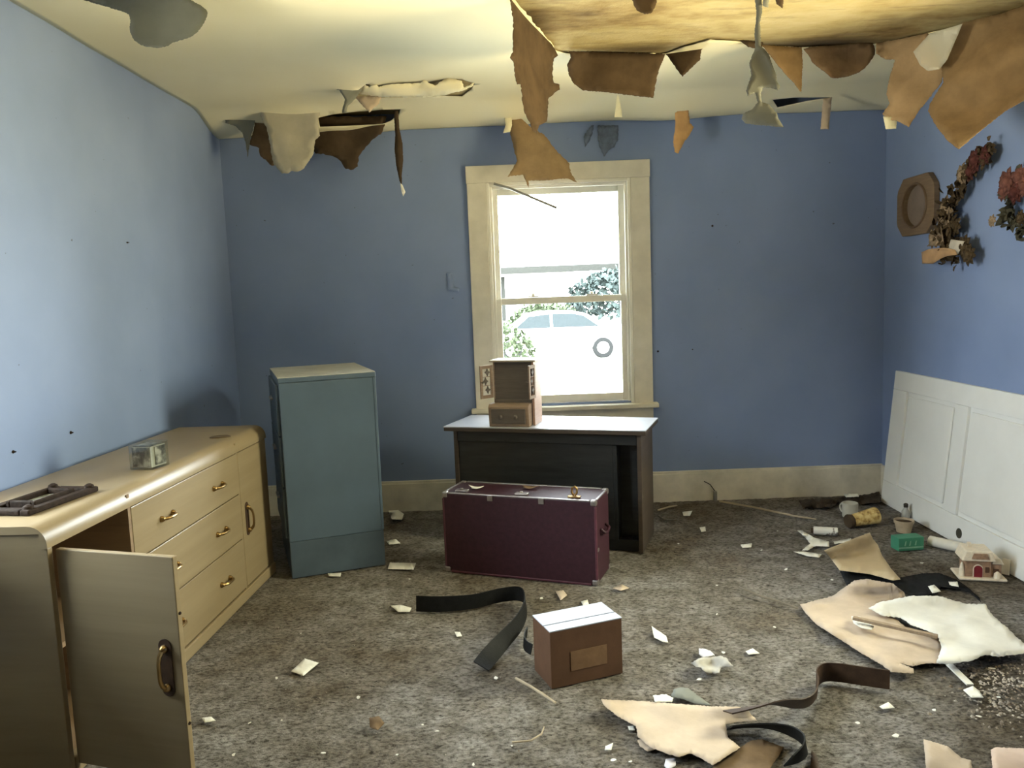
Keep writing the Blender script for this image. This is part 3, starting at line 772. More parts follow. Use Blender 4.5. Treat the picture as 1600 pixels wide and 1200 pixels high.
hang('ceiling_paper', [(795, -26), (797, -2), (802, 30), (802, 81), (797, 90), (803, 99), (805, 120), (808, 132), (814, 132), (815, 144), (817, 162), (820, 177), (829, 192), (832, 204), (839, 208), (842, 196), (854, 190), (856, 168), (857, 153), (868, 144), (875, 140), (874, 132), (865, 129), (863, 117), (865, 92), (872, 87), (862, 69), (841, 45), (820, 24), (805, 4), (799, -10)], lambda px: lerp_list([797, 870], [3.12, 3.78], px),
     'long ragged brown strip of ceiling paper hanging in the middle of the room', M_KRAFTD, M_CEIL, .05, .04, .9, group=G)
hang('ceiling_paper', [(889, 80), (892, 90), (886, 102), (889, 117), (895, 129), (910, 141), (946, 144), (970, 147), (1021, 153), (1024, 132), (1030, 108), (1040, 84)], edge_depth,
     'wide square-cut brown flap of ceiling paper right of the long ragged strip', M_KRAFTD, M_CEIL, .05, .03, .6, group=G)
hang('ceiling_paper', [(1040, 84), (1062, 75), (1111, 60), (1096, 78), (1094, 93), (1066, 120)], edge_depth,
     'triangular brown flap of ceiling paper next to the wide square-cut flap', M_KRAFTD, M_CEIL, .03, .01, .6, group=G)
hang('ceiling_paper', [(1154, 62), (1192, 66), (1190, 78), (1168, 73)], edge_depth,
     'short dark curl of ceiling paper behind the dangling grey scrap', M_KRAFTD, M_CEIL, .01, .0, .5, step=6, group=G)
hang('ceiling_paper', [(1190, 70), (1253, 74), (1254, 99), (1252, 145), (1240, 129), (1228, 117), (1213, 99)], edge_depth,
     'pointed brown flap of ceiling paper right of the dangling grey scrap', M_KRAFT2, M_CEIL, .03, .02, .6, group=G)
hang('ceiling_paper', [(1253, 74), (1310, 70), (1362, 65), (1367, 75), (1367, 87), (1348, 111), (1324, 120), (1300, 123), (1291, 114), (1270, 99), (1264, 87)], edge_depth,
     'rounded brown flap of ceiling paper near the back right corner', M_KRAFT, M_CEIL, .04, .03, .5, rd=1, group=G)
fold = hang('ceiling_paper', [(1369, 67), (1400, 62), (1450, 52), (1474, 111), (1471, 129), (1450, 156), (1435, 174), (1420, 199), (1402, 189), (1384, 186), (1379, 177), (1390, 162), (1385, 147), (1390, 120), (1399, 93), (1384, 93), (1369, 84)], lambda px: edge_depth(px)-.02,
     'creased tan sheet of ceiling paper with a cream tip near the back right corner', M_PINKP, M_CEIL, .10, .09, .7, group=G)
tp = hang('paper_tip', [(1380, 182), (1402, 183), (1400, 201), (1384, 202)], 3.80, None, M_CEIL, M_CEIL, 0, 0, .3, step=7)
tp.location -= fold.location; tp.parent = fold
hang('plastic_scrap', [(1453, 52), (1504, 37), (1480, 93), (1468, 108), (1450, 111), (1438, 102), (1427, 81)], lambda px: edge_depth(px)-.13,
     'hazy see-through plastic scrap hanging between two brown paper sheets', M_PLAST, M_PLAST, .02, .03, .3, cat='plastic scrap')
hang('ceiling_paper', [(1502, 36), (1560, 22), (1600, 9), (1650, -6), (1665, 60), (1650, 140), (1600, 157), (1570, 174), (1540, 198), (1498, 233), (1483, 222), (1465, 201), (1450, 174), (1453, 162), (1474, 129), (1471, 105), (1480, 93)], lambda px: edge_depth(px)-.05,
     'largest brown sheet of ceiling paper hanging in front of the right wall', M_KRAFT2, M_CEIL, .22, .10, .7, step=12, group=G)
# scrap dangling on a shred
r = hang('ceiling_paper', [(1178, -12), (1190, -12), (1191, 18), (1187, 36), (1188, 48), (1189, 72), (1201, 84), (1207, 102), (1213, 117), (1213, 126), (1219, 135), (1216, 141), (1207, 138), (1192, 136), (1189, 146), (1190, 159), (1201, 163), (1214, 177), (1216, 186), (1225, 199), (1165, 193), (1159, 186), (1162, 177), (1175, 171), (1184, 160), (1180, 145), (1168, 150), (1166, 141), (1174, 117), (1171, 99), (1175, 87), (1180, 76), (1179, 48), (1181, 36), (1182, 20)], 3.05,
     'grey two-lobed scrap of ceiling paper dangling on a thin shred', M_GREYSHADE, M_KRAFT, .06, .05, .5, step=7, group=G)
hang('ceiling_paper', [(1192, -14), (1204, -14), (1200, 12), (1192, 9)], 3.05, 'tiny grey paper scrap at the top edge just right of the dangling shred', M_GREYP, M_KRAFT, 0, .01, .5, step=6, group=G)
hang('ceiling_paper', [(1210, -14), (1226, -14), (1223, 13), (1213, 6)], 3.05, 'tiny dark paper scrap at the top edge farther right of the dangling shred', M_KRAFTD, M_KRAFT, 0, .01, .5, step=6, group=G)
hang('ceiling_paper', [(985, -16), (1030, -16), (1025, 8), (1018, 20), (1008, 22), (996, 17), (990, 8)], 3.10, 'small dark curled scrap under the stained ceiling board at the top edge', M_KRAFTD, M_KRAFT, .03, .02, .6, step=7, group=G)
# around the window head
hang('ceiling_paper', [(793, 176), (815, 186), (832, 201), (850, 210), (868, 234), (889, 255), (892, 270), (901, 285), (886, 279), (850, 282), (826, 282), (826, 294), (817, 273), (793, 276), (808, 252), (798, 212)], 4.80,
     'orange brown twist of ceiling paper hanging over the top of the window', M_PINKP, M_TAN, .14, .08, .7, step=7, group=G)
hang('ceiling_paper', [(786, 168), (799, 178), (800, 196), (797, 206), (786, 208), (790, 196)], 4.76,
     'small cream curl beside the orange brown paper twist above the window', M_CEIL, M_KRAFT, .03, .02, .3, step=5, group=G)
hang('ceiling_paper', [(964, 148), (967, 150), (971, 172), (972, 183), (960, 183), (962, 168)], 4.60,
     'tiny cream drip of paper above the right half of the window', M_CEIL, M_KRAFT, .02, .0, .2, step=5, group=G)
hang('ceiling_paper', [(1055, 176), (1063, 172), (1075, 170), (1078, 192), (1084, 198), (1078, 210), (1069, 222), (1060, 240), (1054, 237), (1052, 222), (1055, 198)], 4.76,
     'small bright orange brown paper tongue right of the window top', M_AMBER, M_CEIL, .05, .03, .5, step=6, group=G)
hang('ceiling_paper', [(1286, 154), (1300, 152), (1297, 180), (1295, 202), (1282, 202)], 4.62,
     'short narrow paper tab hanging from the slit at the back right of the ceiling', M_TAN, M_CEIL, .03, .02, .4, step=6, group=G)

# ------------------------------------------------------------------ things on the walls
for k, (pl, lb) in enumerate((([(912, 214), (917, 204), (924, 196), (928, 196), (926, 208), (921, 220), (914, 230)], 'left sliver of peeled dark blue wall paper above the window'),
                      ([(934, 196), (952, 196), (966, 196), (966, 218), (960, 230), (950, 236), (944, 245), (938, 232), (934, 220)], 'wider patch of peeled dark blue wall paper above the window'))):
    o = sheet('peeled_wall_paper', pl, lambda px, py: aty(px, py, D-.006-.022*abs(nz(px*.16, py*.11))), mat('slate_blue_paper', (.115, .145, .215), .8, .3, 20), M_PAPER, step=5, jag=.8)
    tag(o, lb, 'torn paper')
for k, (ax, v, px, py, r_, lb) in enumerate(((0, XL, 198, 379, .006, 'dark nail high on the left wall'), (0, XL, 110, 676, .010, 'dark screw anchor low on the left wall above the dresser'), (0, XL, 20, 706, .009, 'dark hole plug on the left wall above the picture frame'),
        (1, D, 1113, 353, .010, 'dark nail on the back wall right of the window'), (1, D, 1028, 549, .010, 'dark screw on the back wall beside the window casing'), (1, D, 1082, 546, .006, 'tiny nail on the back wall right of the window screw'))):
    p = at(ax, px, py, v); T = Matrix.Rotation(math.pi/2, 4, 'Y') if ax == 0 else Matrix.Rotation(math.pi/2, 4, 'X')
    r_ *= .65; o = MB().lathe([(r_, 0.0005), (r_, .003), (r_*.5, .006), (r_*.3, .012)], 10, T).build('nail', M_FRAMED, None); o.location = p; tag(o, lb, 'nail')
o = sheet('peeled_wall_paper', [(698, 427), (706, 426), (709, 448), (718, 450), (717, 456), (700, 454)], lambda px, py: aty(px, py, D-.004-.010*ss((py-430)/25)), M_WALL, M_PAPER, step=6, jag=.3)
tag(o, 'small L-shaped peel of blue paint left of the window', 'torn paper')
b = MB(); p0 = aty(772, 287, D-.04); p1 = aty(820, 304, D-.10); p2 = aty(870, 325, D-.15)
o = b.tube([p0, p0.lerp(p1, .5)+Vector((0, 0, .006)), p1, p2], .008, 8).build('curtain_rod', M_GREY, None, smooth=True)
tag(o, 'thin grey curtain rod hanging askew across the window top', 'curtain rod')
b = MB(); q = aty(1117, 774, D-.03); b.box(q.x-.010, q.x+.010, D-.05, D-.023, q.z-.045, q.z+.03)
o = b.build('cable_clip', M_GREY, None, bevel=.003); tag(o, 'small grey cable box on the back baseboard', 'cable box')
qq = aty(1100, 752, D-.03); MB().tube([(q.x, D-.036, q.z+.028), ((q.x+qq.x)/2, D-.045, (q.z+qq.z)/2+.03), qq], .003, 6).build('wire', M_BLACK, o, smooth=True)

def oct_frame():
    X = XR-.012; yc, zc = 4.52, 1.775; hy, hz = .205, .165
    R = thing('wall_frame', 'tan octagonal wooden picture frame with an oval opening on the right wall', 'picture frame', (X, yc, zc-hz))
    def oct_(hy, hz, k): return [(-hy+k, -hz), (hy-k, -hz), (hy, -hz+k), (hy, hz-k), (hy-k, hz), (-hy+k, hz), (-hy, hz-k), (-hy, -hz+k)]
    o8 = [(a, b_+hz) for a, b_ in oct_(hy, hz, .07)]
    def ring(outer, inner, x0, x1):
        b = MB(); n = len(inner)
        O = []
        for i, (a, c) in enumerate(inner):
            ang = math.atan2(c-hz, a); best = None
            for j in range(8):
                p, q = Vector(outer[j]), Vector(outer[(j+1) % 8]); d = Vector((math.cos(ang), math.sin(ang))); e = q-p
                den = d.x*e.y-d.y*e.x
                if abs(den) < 1e-9: continue
                pp = p-Vector((0, hz)); t = (pp.x*e.y-pp.y*e.x)/den; u = (pp.x*d.y-pp.y*d.x)/den
                if t > 0 and -1e-6 <= u <= 1+1e-6: best = t
            O.append((best*math.cos(ang), best*math.sin(ang)+hz))
        A = [b.bm.verts.new((x0, *p)) for p in O]; B = [b.bm.verts.new((x0, *p)) for p in inner]
        A2 = [b.bm.verts.new((x1, *p)) for p in O]; B2 = [b.bm.verts.new((x1, *p)) for p in inner]
        for i in range(n):
            k = (i+1) % n
            for f in ((A[i], A[k], B[k], B[i]), (A2[i], B2[i], B2[k], A2[k]), (A[i], A2[i], A2[k], A[k]), (B[i], B[k], B2[k], B2[i])): b.bm.faces.new(f)
        return b
    el = lambda ry, rz: [(ry*math.cos(2*math.pi*(i+.01)/48), hz+rz*math.sin(2*math.pi*(i+.01)/48)) for i in range(48)]
    ring(o8, el(.125, .115), -.022, .010).build('frame', M_FRAMET, R, bevel=.003)
    bb = MB(); T = Matrix.Translation((-.022, 0, hz)) @ Matrix.Rotation(-math.pi/2, 4, 'Y')
    b = MB(); pts = [(-.024, *p) for p in el(.131, .121)]; b.tube(pts+[pts[0]], .007, 6, False).build('oval_moulding', mat('dark_frame_moulding', (.13, .08, .045), .5), R, smooth=True)
    b = MB(); b.prism(el(.127, .117), 0.0, .006, 'x').build('picture', mat('faded_mauve_mat', (.20, .155, .13), .7, .15, 10), R)
oct_frame()
def leaf_bm(bm, p, d, n, l, wd):
    d = d.normalized(); s = d.cross(n).normalized(); n = s.cross(d)
    v = [bm.verts.new(q) for q in (p, p+d*l*.35+s*wd+n*l*.06, p+d*l*.75+s*wd*.7+n*l*.03, p+d*l-n*l*.08, p+d*l*.75-s*wd*.7+n*l*.03, p+d*l*.35-s*wd+n*l*.06, p+d*l*.5+n*l*.16)]
    for a, b_ in ((0, 1), (1, 2), (2, 3), (3, 4), (4, 5), (5, 0)): bm.faces.new((v[a], v[b_], v[6]))
def foliage(name, pts, n, l, spread, m, parent, seed, out=Vector((-1, 0, 0))):
    b = MB(); r = random.Random(seed)
    for i in range(n):
        t = r.random()*(len(pts)-1); k = int(t); p = Vector(pts[k]).lerp(Vector(pts[min(k+1, len(pts)-1)]), t-k)
        p = p + Vector((-abs(r.gauss(0, .45)), r.gauss(0, .6), r.gauss(0, .6)))*spread
        d = Vector((-abs(r.gauss(0, .6))-.1, r.gauss(0, 1), r.gauss(0, 1)))
        leaf_bm(b.bm, p, d, Vector((r.gauss(0, 1), r.gauss(0, 1), r.gauss(0, 1)))+out, l*r.uniform(.6, 1.3), l*r.uniform(.22, .4))
    o = b.build(name, m, parent); o['kind'] = 'stuff'
    sm = o.modifiers.new('thickness', 'SOLIDIFY'); sm.thickness = .0012
    return o
def blossom(name, c, r, m, parent, seed):
    b = MB(); rr = random.Random(seed)
    b.lathe([(r*.25, -.2*r), (r*.5, .1*r), (r*.42, .45*r), (r*.2, .6*r)], 9, Matrix.Translation(c) @ Matrix.Rotation(-math.pi/2, 4, 'Y'))
    for ring, (k, rad, tilt) in enumerate(((5, .45, .8), (7, .75, .45), (8, 1.0, .15))):
        for i in range(k):
            a = 2*math.pi*i/k+ring*.5+rr.uniform(-.15, .15); d = Vector((-tilt, math.cos(a), math.sin(a)))
            leaf_bm(b.bm, Vector(c)+Vector((-.1*r, 0, 0))+Vector((0, math.cos(a), math.sin(a)))*r*.18, d, Vector((-1, 0, 0))+Vector((0, math.cos(a), math.sin(a)))*-.4, r*rad, r*.34)
    o = b.build(name, m, parent, smooth=True); sm = o.modifiers.new('thickness', 'SOLIDIFY'); sm.thickness = .0015
    return o
def swag():
    X = XR-.035
    P = [atx(x, y, X) for x, y in ((1552, 233), (1530, 255), (1508, 285), (1496, 310), (1488, 330), (1484, 350), (1490, 375), (1497, 398))]
    base = P[-1].copy(); R = thing('dried_flower_swag', 'long dried flower swag with a tan ribbon on the right wall', 'flower swag', base)
    Q = [p-base for p in P]
    MB().tube(Q, .008, 6).build('stem', M_DRY, R)
    foliage('foliage', Q[:4], 110, .045, .036, M_DRY, R, 1); foliage('foliage', Q[3:], 150, .05, .055, M_DRY, R, 2)
    for i, (x, y, rad, m) in enumerate(((1527, 250, .055, M_DARKRED), (1541, 243, .045, M_DARKRED), (1507, 272, .05, M_DRYL), (1518, 268, .045, M_DARKRED), (1482, 325, .06, M_DRYL), (1477, 345, .055, M_DRYL), (1495, 352, .05, M_DRY), (1462, 372, .05, M_DRYL), (1510, 385, .055, M_DRY), (1517, 398, .05, M_DRY))):
        blossom('blossom', atx(x, y, X-.02)-base, rad, m, R, i)
    def sh(name, pts, m, bulge):
        o = sheet(name, pts, lambda px, py: atx(px, py, X-.05-bulge*abs(nz(px*.06, py*.05)))-base, m, step=7, parent=R)
    sh('ribbon', [(1440, 394), (1452, 389), (1475, 387), (1492, 390), (1496, 398), (1480, 400), (1470, 404), (1458, 412), (1441, 412)], mat('tan_ribbon', (.44, .27, .14), .6, .15), .04)
    sh('tag', [(1486, 374), (1507, 377), (1497, 397), (1480, 392)], mat('grey_white_card', (.50, .45, .38), .6), .0)
    sh('bow', [(1448, 385), (1464, 368), (1470, 352), (1476, 384)], M_DRYL, .03)
swag()
def wreath():
    X = XR-.03; c = atx(1612, 318, X); R = thing('silk_flower_wreath', 'silk flower wreath with dusty pink roses cut off by the right edge', 'wreath', c)
    ring = [Vector((0, .135*math.cos(2*math.pi*i/24), .115*math.sin(2*math.pi*i/24))) for i in range(25)]
    MB().tube(ring, .006, 6, False).build('ring', M_DRY, R)
    foliage('foliage', ring, 150, .05, .028, mat('dark_silk_leaves', (.055, .05, .030), .7, .4, 50), R, 11)
    for i, (x, y, rad, m) in enumerate(((1578, 284, .075, M_ROSE), (1596, 276, .06, M_ROSE), (1590, 300, .065, M_DARKRED), (1570, 300, .05, M_ROSE), (1604, 290, .06, M_ROSE), (1552, 345, .035, M_DRYL), (1630, 345, .05, M_ROSE), (1597, 340, .04, M_DRY))):
        blossom('rose', atx(x, y, X-.03)-c, rad*.78, m, R, 40+i)
wreath()

# ------------------------------------------------------------------ things on the carpet
def lay(name, pts, label, m, back=None, z=.006, relief=.012, curl=None, jag=.8, step=9, rd=0, th=.0016, group=None, cat='paper', freq=9):
    """a sheet lying on the carpet, with folds; curl(px, py) lifts it further"""
    sd = (pts[0][0]*.53+pts[0][1]*.21) % 17
    def mp(px, py):
        p = atz(px, py, z); h = z+relief*max(0, nz(p.x*freq+sd, p.y*freq, sd)+.35)
        if curl: h += curl(px, py)
        return atz(px, py, h)
    o = sheet(name, pts, mp, m, back, step=step, jag=jag, rd=rd, th=th)
    return tag(o, label, cat, group)
def strap(name, pts, w_, label, m, cat, th=.004):
    """a leather strap standing on its edge; pts are (px, py of the lower edge on the carpet, lean, lift)"""
    P = []; Wd = []
    raw = [(atz(p[0], p[1], 0.002), p[2], p[3]) for p in pts]
    n = len(raw); dens = []
    for i in range(n-1):                                   # Catmull-Rom through the given points
        a, b_, c, d = (raw[max(0, i-1)], raw[i], raw[i+1], raw[min(n-1, i+2)])
        for k in range(6):
            t = k/6
            cr = lambda A, B, Cc, Dd: .5*((2*B)+(Cc-A)*t+(2*A-5*B+4*Cc-Dd)*t*t+(3*B-A-3*Cc+Dd)*t**3)
            dens.append((cr(a[0], b_[0], c[0], d[0]), cr(a[1], b_[1], c[1], d[1]), cr(a[2], b_[2], c[2], d[2])))
    dens.append(raw[-1])
    for i, (p, lean, lift) in enumerate(dens):
        t = (dens[min(i+1, len(dens)-1)][0]-dens[max(0, i-1)][0]); t.z = 0; t.normalize()
        side = Vector((-t.y, t.x, 0)); hv = (Vector((0, 0, 1))*math.cos(lean)+side*math.sin(lean))*w_/2
        P.append(p+Vector((0, 0, lift+abs(hv.z)+th))); Wd.append(hv)
    c = sum(P, Vector())/len(P); c.z = 0
    b = MB(); b.ribbon([p-c for p in P], Wd, th); o = b.build(name, m, None, smooth=True); o.location = c
    if label: tag(o, label, cat)
    return o
s1 = strap('leather_strap', [(651, 956, .15, 0), (690, 957, .05, 0), (740, 953, -.1, 0), (785, 944, -.15, .005), (815, 945, -.1, .01), (822, 965, -.1, .012), (812, 990, -.2, .010), (792, 1012, -.35, .006), (770, 1032, -.75, .002), (752, 1047, -1.25, 0)], .068, 'black leather strap curled on its edge left of the cardboard box', M_BLACK, 'strap')
strap('leather_strap', [(824, 996, .1, 0), (819, 1008, .1, 0), (822, 1018, .2, 0), (831, 1024, .3, 0)], .04, 'short black strap end between the curled strap and the cardboard box', M_BLACK, 'strap')
strap('belt', [(1390, 1079, .0, 0), (1350, 1073, .0, 0), (1310, 1067, .0, 0), (1287, 1067, .0, 0), (1276, 1077, .0, 0), (1277, 1092, .1, 0), (1268, 1108, .4, 0), (1248, 1122, .7, .02), (1215, 1134, .9, .052), (1175, 1142, 1.1, .056), (1137, 1148, 1.2, .056)], .066, 'brown and black leather belt standing on its edge at the lower right', M_BROWNL, 'belt')
strap('belt', [(1140, 1152, -.9, .008), (1170, 1150, -.9, .010), (1205, 1152, -.8, .010), (1240, 1162, -.5, .004), (1258, 1178, -.2, 0), (1252, 1194, .2, 0), (1232, 1204, .6, 0)], .060, 'shiny black belt loop over the tan sheet at the bottom edge', M_BLACK, 'belt')
lay('leather_piece', [(1268, 1172), (1275, 1180), (1282, 1200), (1284, 1225), (1262, 1225), (1266, 1200)], 'dark brown leather piece at the bottom edge beside the belt loop', M_BROWNL, relief=.012, z=.004, cat='leather')
lay('torn_paper', [(939, 1093), (960, 1094), (991, 1095), (1062, 1100), (1108, 1104), (1150, 1104), (1166, 1108), (1183, 1126), (1150, 1129), (1134, 1132), (1137, 1152), (1157, 1168), (1114, 1196), (1098, 1186), (1082, 1178), (1075, 1178), (1062, 1183), (1043, 1178), (1017, 1168), (997, 1152), (994, 1135), (965, 1119), (945, 1103)], 'large torn tan paper sheet on the carpet below the cardboard box', M_TAN, M_KRAFT, .015, .012,
    lambda x, y: .028*ss((x-1090)/70)*ss((1122-y)/16)+.020*ss((975-x)/36), .7)
lay('torn_paper', [(1098, 1222), (1114, 1198), (1157, 1168), (1172, 1158), (1190, 1155), (1225, 1168), (1216, 1182), (1205, 1198), (1196, 1222)], 'brown paper sheet at the bottom edge below the belt loop', M_KRAFT, M_TAN, .004, .006, None, .6)
lay('torn_paper', [(996, 1157), (1006, 1153), (1018, 1160), (1024, 1171), (1012, 1174), (1000, 1166)], 'small curled tan scrap at the lower edge of the large torn sheet', M_TAN, M_KRAFT, .004, .02, None, .5, step=6)
lay('torn_paper', [(1053, 1077), (1064, 1074), (1075, 1075), (1092, 1088), (1111, 1102), (1088, 1100), (1066, 1092), (1048, 1088)], 'thin grey translucent scrap behind the large torn tan sheet', M_GREYP, M_PAPER, .006, .02, None, .5, step=7)
lay('torn_paper', [(1020, 1087), (1040, 1085), (1052, 1091), (1050, 1097), (1024, 1097)], 'small white torn scrap on the upper edge of the large tan sheet', M_FLAKE, None, .012, .016, None, .6, step=6)
lay('crumpled_paper', [(1080, 1036), (1088, 1031), (1095, 1028), (1127, 1025), (1136, 1029), (1140, 1035), (1146, 1041), (1127, 1043), (1124, 1051), (1105, 1055), (1095, 1043), (1086, 1041)], 'crumpled off white paper between the cardboard box and the belt', mat('greyed_paper', (.42, .40, .37), .85, .15), M_TAN, .006, .045, None, .6, step=5, freq=16)
lay('torn_paper', [(1092, 1013), (1100, 1014), (1110, 1017), (1117, 1024), (1098, 1027), (1092, 1022)], 'small lilac white scrap behind the crumpled paper', mat('lilac_white_paper', (.66, .64, .72), .7, .06), None, .006, .02, None, .4, step=5)
lay('paint_chip', [(1018, 978), (1026, 984), (1041, 994), (1044, 1004), (1036, 1003), (1022, 996)], 'long white petal-shaped paint chip right of the cardboard box', M_FLAKE, None, .005, .006, lambda x, y: .012*ss((990-y)/12), .2, step=5, cat='paint chip')
# sheets near the leaning door
lay('torn_paper', [(1288, 860), (1323, 846), (1359, 832), (1364, 842), (1372, 852), (1378, 868), (1392, 888), (1407, 905), (1395, 907), (1360, 897), (1312, 891), (1300, 875)], 'stiff tan paper sheet with a curled far edge in front of the white door', mat('stiff_tan_paper', (.52, .42, .28), .7, .12, 5), M_PAPER, .034, .006,
    lambda x, y: .055*ss((22-((y-832)+(x-1359)*.39))/22)+.05*ss((880-y)/50), .3)
lay('black_cloth', [(1312, 892), (1350, 896), (1395, 905), (1440, 896), (1467, 895), (1495, 906), (1510, 916), (1530, 934), (1533, 941), (1517, 927), (1500, 921), (1485, 919), (1470, 917), (1465, 927), (1425, 932), (1415, 927), (1395, 914), (1340, 907), (1325, 919)], 'crumpled black cloth strip behind the torn paper sheets', M_CLOTH, None, .004, .018, None, .4, step=7, cat='cloth', freq=14)
lay('paint_chip', [(1450, 916), (1460, 914), (1470, 924), (1457, 927)], 'white flake on the middle of the black cloth strip', M_FLAKE, None, .030, .0, None, .3, step=5, cat='paint chip')
lay('paint_chip', [(1482, 909), (1496, 909), (1498, 917), (1484, 914)], 'white flake near the right end of the black cloth strip', M_FLAKE, None, .030, .0, None, .3, step=5, cat='paint chip')
lay('torn_paper', [(1250, 945), (1275, 938), (1300, 932), (1318, 919), (1335, 907), (1355, 905), (1395, 912), (1412, 925), (1415, 932), (1375, 942), (1395, 962), (1420, 985), (1462, 992), (1473, 1010), (1471, 1036), (1445, 1037), (1425, 1041), (1405, 1036), (1427, 1045), (1428, 1052), (1392, 1050), (1380, 1040), (1350, 1023), (1325, 1007), (1298, 990), (1275, 975), (1258, 957)], 'largest pale tan paper sheet spread on the carpet at the right', M_TAN, M_KRAFT, .010, .022,
    lambda x, y: .035*ss((928-y)/14)*ss((x-1300)/30)*ss((1420-x)/20), .6, step=10)
lay('torn_paper', [(1357, 950), (1375, 941), (1425, 931), (1465, 931), (1512, 944), (1540, 944), (1547, 957), (1560, 970), (1570, 977), (1590, 997), (1612, 1014), (1605, 1020), (1562, 1026), (1540, 1023), (1515, 1033), (1477, 1038), (1463, 1036), (1471, 1012), (1465, 992), (1425, 977), (1407, 965), (1380, 962)], 'large white torn sheet overlapping the largest tan paper sheet', M_PAPER, M_TAN, .030, .022,
    lambda x, y: .012*ss((965-y)/30), .9, step=10)
b = MB(); a = atz(1333, 966, .055); c = atz(1465, 994, .058); d = (c-a)
M = Matrix.Translation((a+c)/2) @ Matrix.Rotation(math.atan2(d.y, d.x), 4, 'Z')
b.box(-d.length/2, d.length/2, -.010, .010, -.006, .006, M); o = b.build('wooden_lath', wood_mat('grey_brown_lath', (.24, .17, .11), (.33, .25, .17), 6, .8, (14, 1, 1)), None, bevel=.002)
tag(o, 'thin brown wooden lath lying on the largest tan paper sheet', 'lath')
lay('torn_paper', [(1330, 963), (1344, 964), (1366, 979), (1362, 984), (1345, 981), (1334, 974)], 'small curled cream scrap at the left end of the wooden lath', M_PAPER, None, .030, .02, None, .4, step=5)
def slat(name, p0, p1, w_, label, m, z=.012, h=.006):
    a = atz(*p0, z); c = atz(*p1, z); d = c-a
    M = Matrix.Translation((a+c)/2) @ Matrix.Rotation(math.atan2(d.y, d.x), 4, 'Z')
    o = MB().box(-d.length/2, d.length/2, -w_/2, w_/2, -h/2, h/2, M).build(name, m, None, bevel=.0015); return tag(o, label, 'strip')
slat('plastic_strip', (1479, 1034), (1516, 1070), .024, 'narrow white plastic strip below the white torn sheet', M_PAPER)
lay('torn_paper', [(1505, 1078), (1520, 1072), (1530, 1080), (1537, 1090), (1518, 1090)], 'white pointed scrap at the end of the white plastic strip', M_FLAKE, None, .010, .02, None, .2, step=6)
lay('torn_paper', [(1443, 1155), (1450, 1157), (1482, 1167), (1494, 1178), (1503, 1185), (1517, 1188), (1522, 1225), (1449, 1225)], 'tan paper sheet at the bottom edge right of the belt', M_TAN, M_KRAFT, .008, .03, None, .5)
pk = lay('torn_paper', [(1548, 1172), (1556, 1168), (1612, 1170), (1630, 1225), (1553, 1225), (1550, 1190)], 'pinkish paper sheet with a maroon patch in the bottom right corner', mat('pinkish_tan_paper', (.58, .44, .36), .85, .15, 6), M_TAN, .008, .03, None, .5)

# small objects by the leaning door
def on_floor(px, py): p = atz(px, py, 0); return (p.x, p.y, .001)
def turned(name, prof, px, py, m, label, cat, n=20, lie=None):
    R = Matrix.Identity(4)
    o = MB().lathe(prof, n).build(name, m, None, smooth=True)
    o.location = on_floor(px, py)
    return tag(o, label, cat)
def mug():
    R = thing('glass_mug', 'small cloudy white mug standing near the back right corner', 'mug', on_floor(1328, 808))
    MB().lathe([(.036, 0), (.042, .004), (.044, .05), (.044, .085), (.040, .085), (.039, .01), (.002, .008)], 22).build('body', mat('cloudy_white_glass', (.52, .50, .44), .3, .12, 20), R, smooth=True)
    pts = [(.042*math.cos(0)+.03*math.sin(t), 0, .045+.028*math.cos(t)) for t in [math.pi*i/10 for i in range(11)]]
    h = MB().tube(pts, .006, 8).build('handle', MATS['cloudy_white_glass'], R, smooth=True); h.rotation_euler = (0, 0, 2.0)
mug()
def tipped_cup():
    p = on_floor(1353, 822); R = thing('paper_cup', 'yellow brown printed cup tipped over beside the mug', 'cup', (p[0], p[1], .001), .25)
    T = Matrix.Translation((-.09, 0, .040)) @ Matrix.Rotation(math.pi/2-.09, 4, 'Y')
    n = N('yellow_printed_card'); n.set(.5); f = n.noise(30, 4, .6)
    n.col(n.ramp(f, [(.36, (.16, .085, .03)), (.47, (.45, .30, .10)), (.6, (.62, .48, .22))]))
    MB().lathe([(.030, 0), (.034, .004), (.046, .15), (.048, .152), (.044, .150), (.032, .006), (.001, .006)], 22, T).build('body', n.m, R, smooth=True)
    MB().lathe([(.036, -.028), (.040, -.02), (.036, -.001), (.02, -.001)], 16, T).build('lid', M_KRAFTD, R, smooth=True)
tipped_cup()
def lying(name, p0, p1, r, m, label, cat, capm=None):
    a = atz(*p0, r); c = atz(*p1, r); d = c-a; L = d.length
    R = thing(name, label, cat, ((a.x+c.x)/2, (a.y+c.y)/2, .001), math.atan2(d.y, d.x))
    T = Matrix.Translation((-L/2, 0, r)) @ Matrix.Rotation(math.pi/2, 4, 'Y')
    MB().lathe([(r*.85, 0), (r, .003), (r, L-.003), (r*.85, L)], 18, T).build('body', m, R, smooth=True)
    if capm: MB().lathe([(r*.6, -.012), (r*.62, -.001)], 14, T).build('cap', capm, R, smooth=True)
n = N('white_printed_tube'); n.set(.4); f = n.noise(22, 2, .5); n.col(n.ramp(f, [(.60, (.72, .70, .66)), (.64, (.20, .17, .15))]))
lying('small_bottle', (1271, 829), (1309, 831), .022, n.m, 'small white printed bottle lying in front of the mug', 'bottle', M_KRAFTD)
lying('paper_tube', (1452, 845), (1503, 856), .026, mat('white_tube_paper', (.70, .66, .58), .6, .08), 'white cardboard tube lying between the green box and the ceramic house', 'tube')
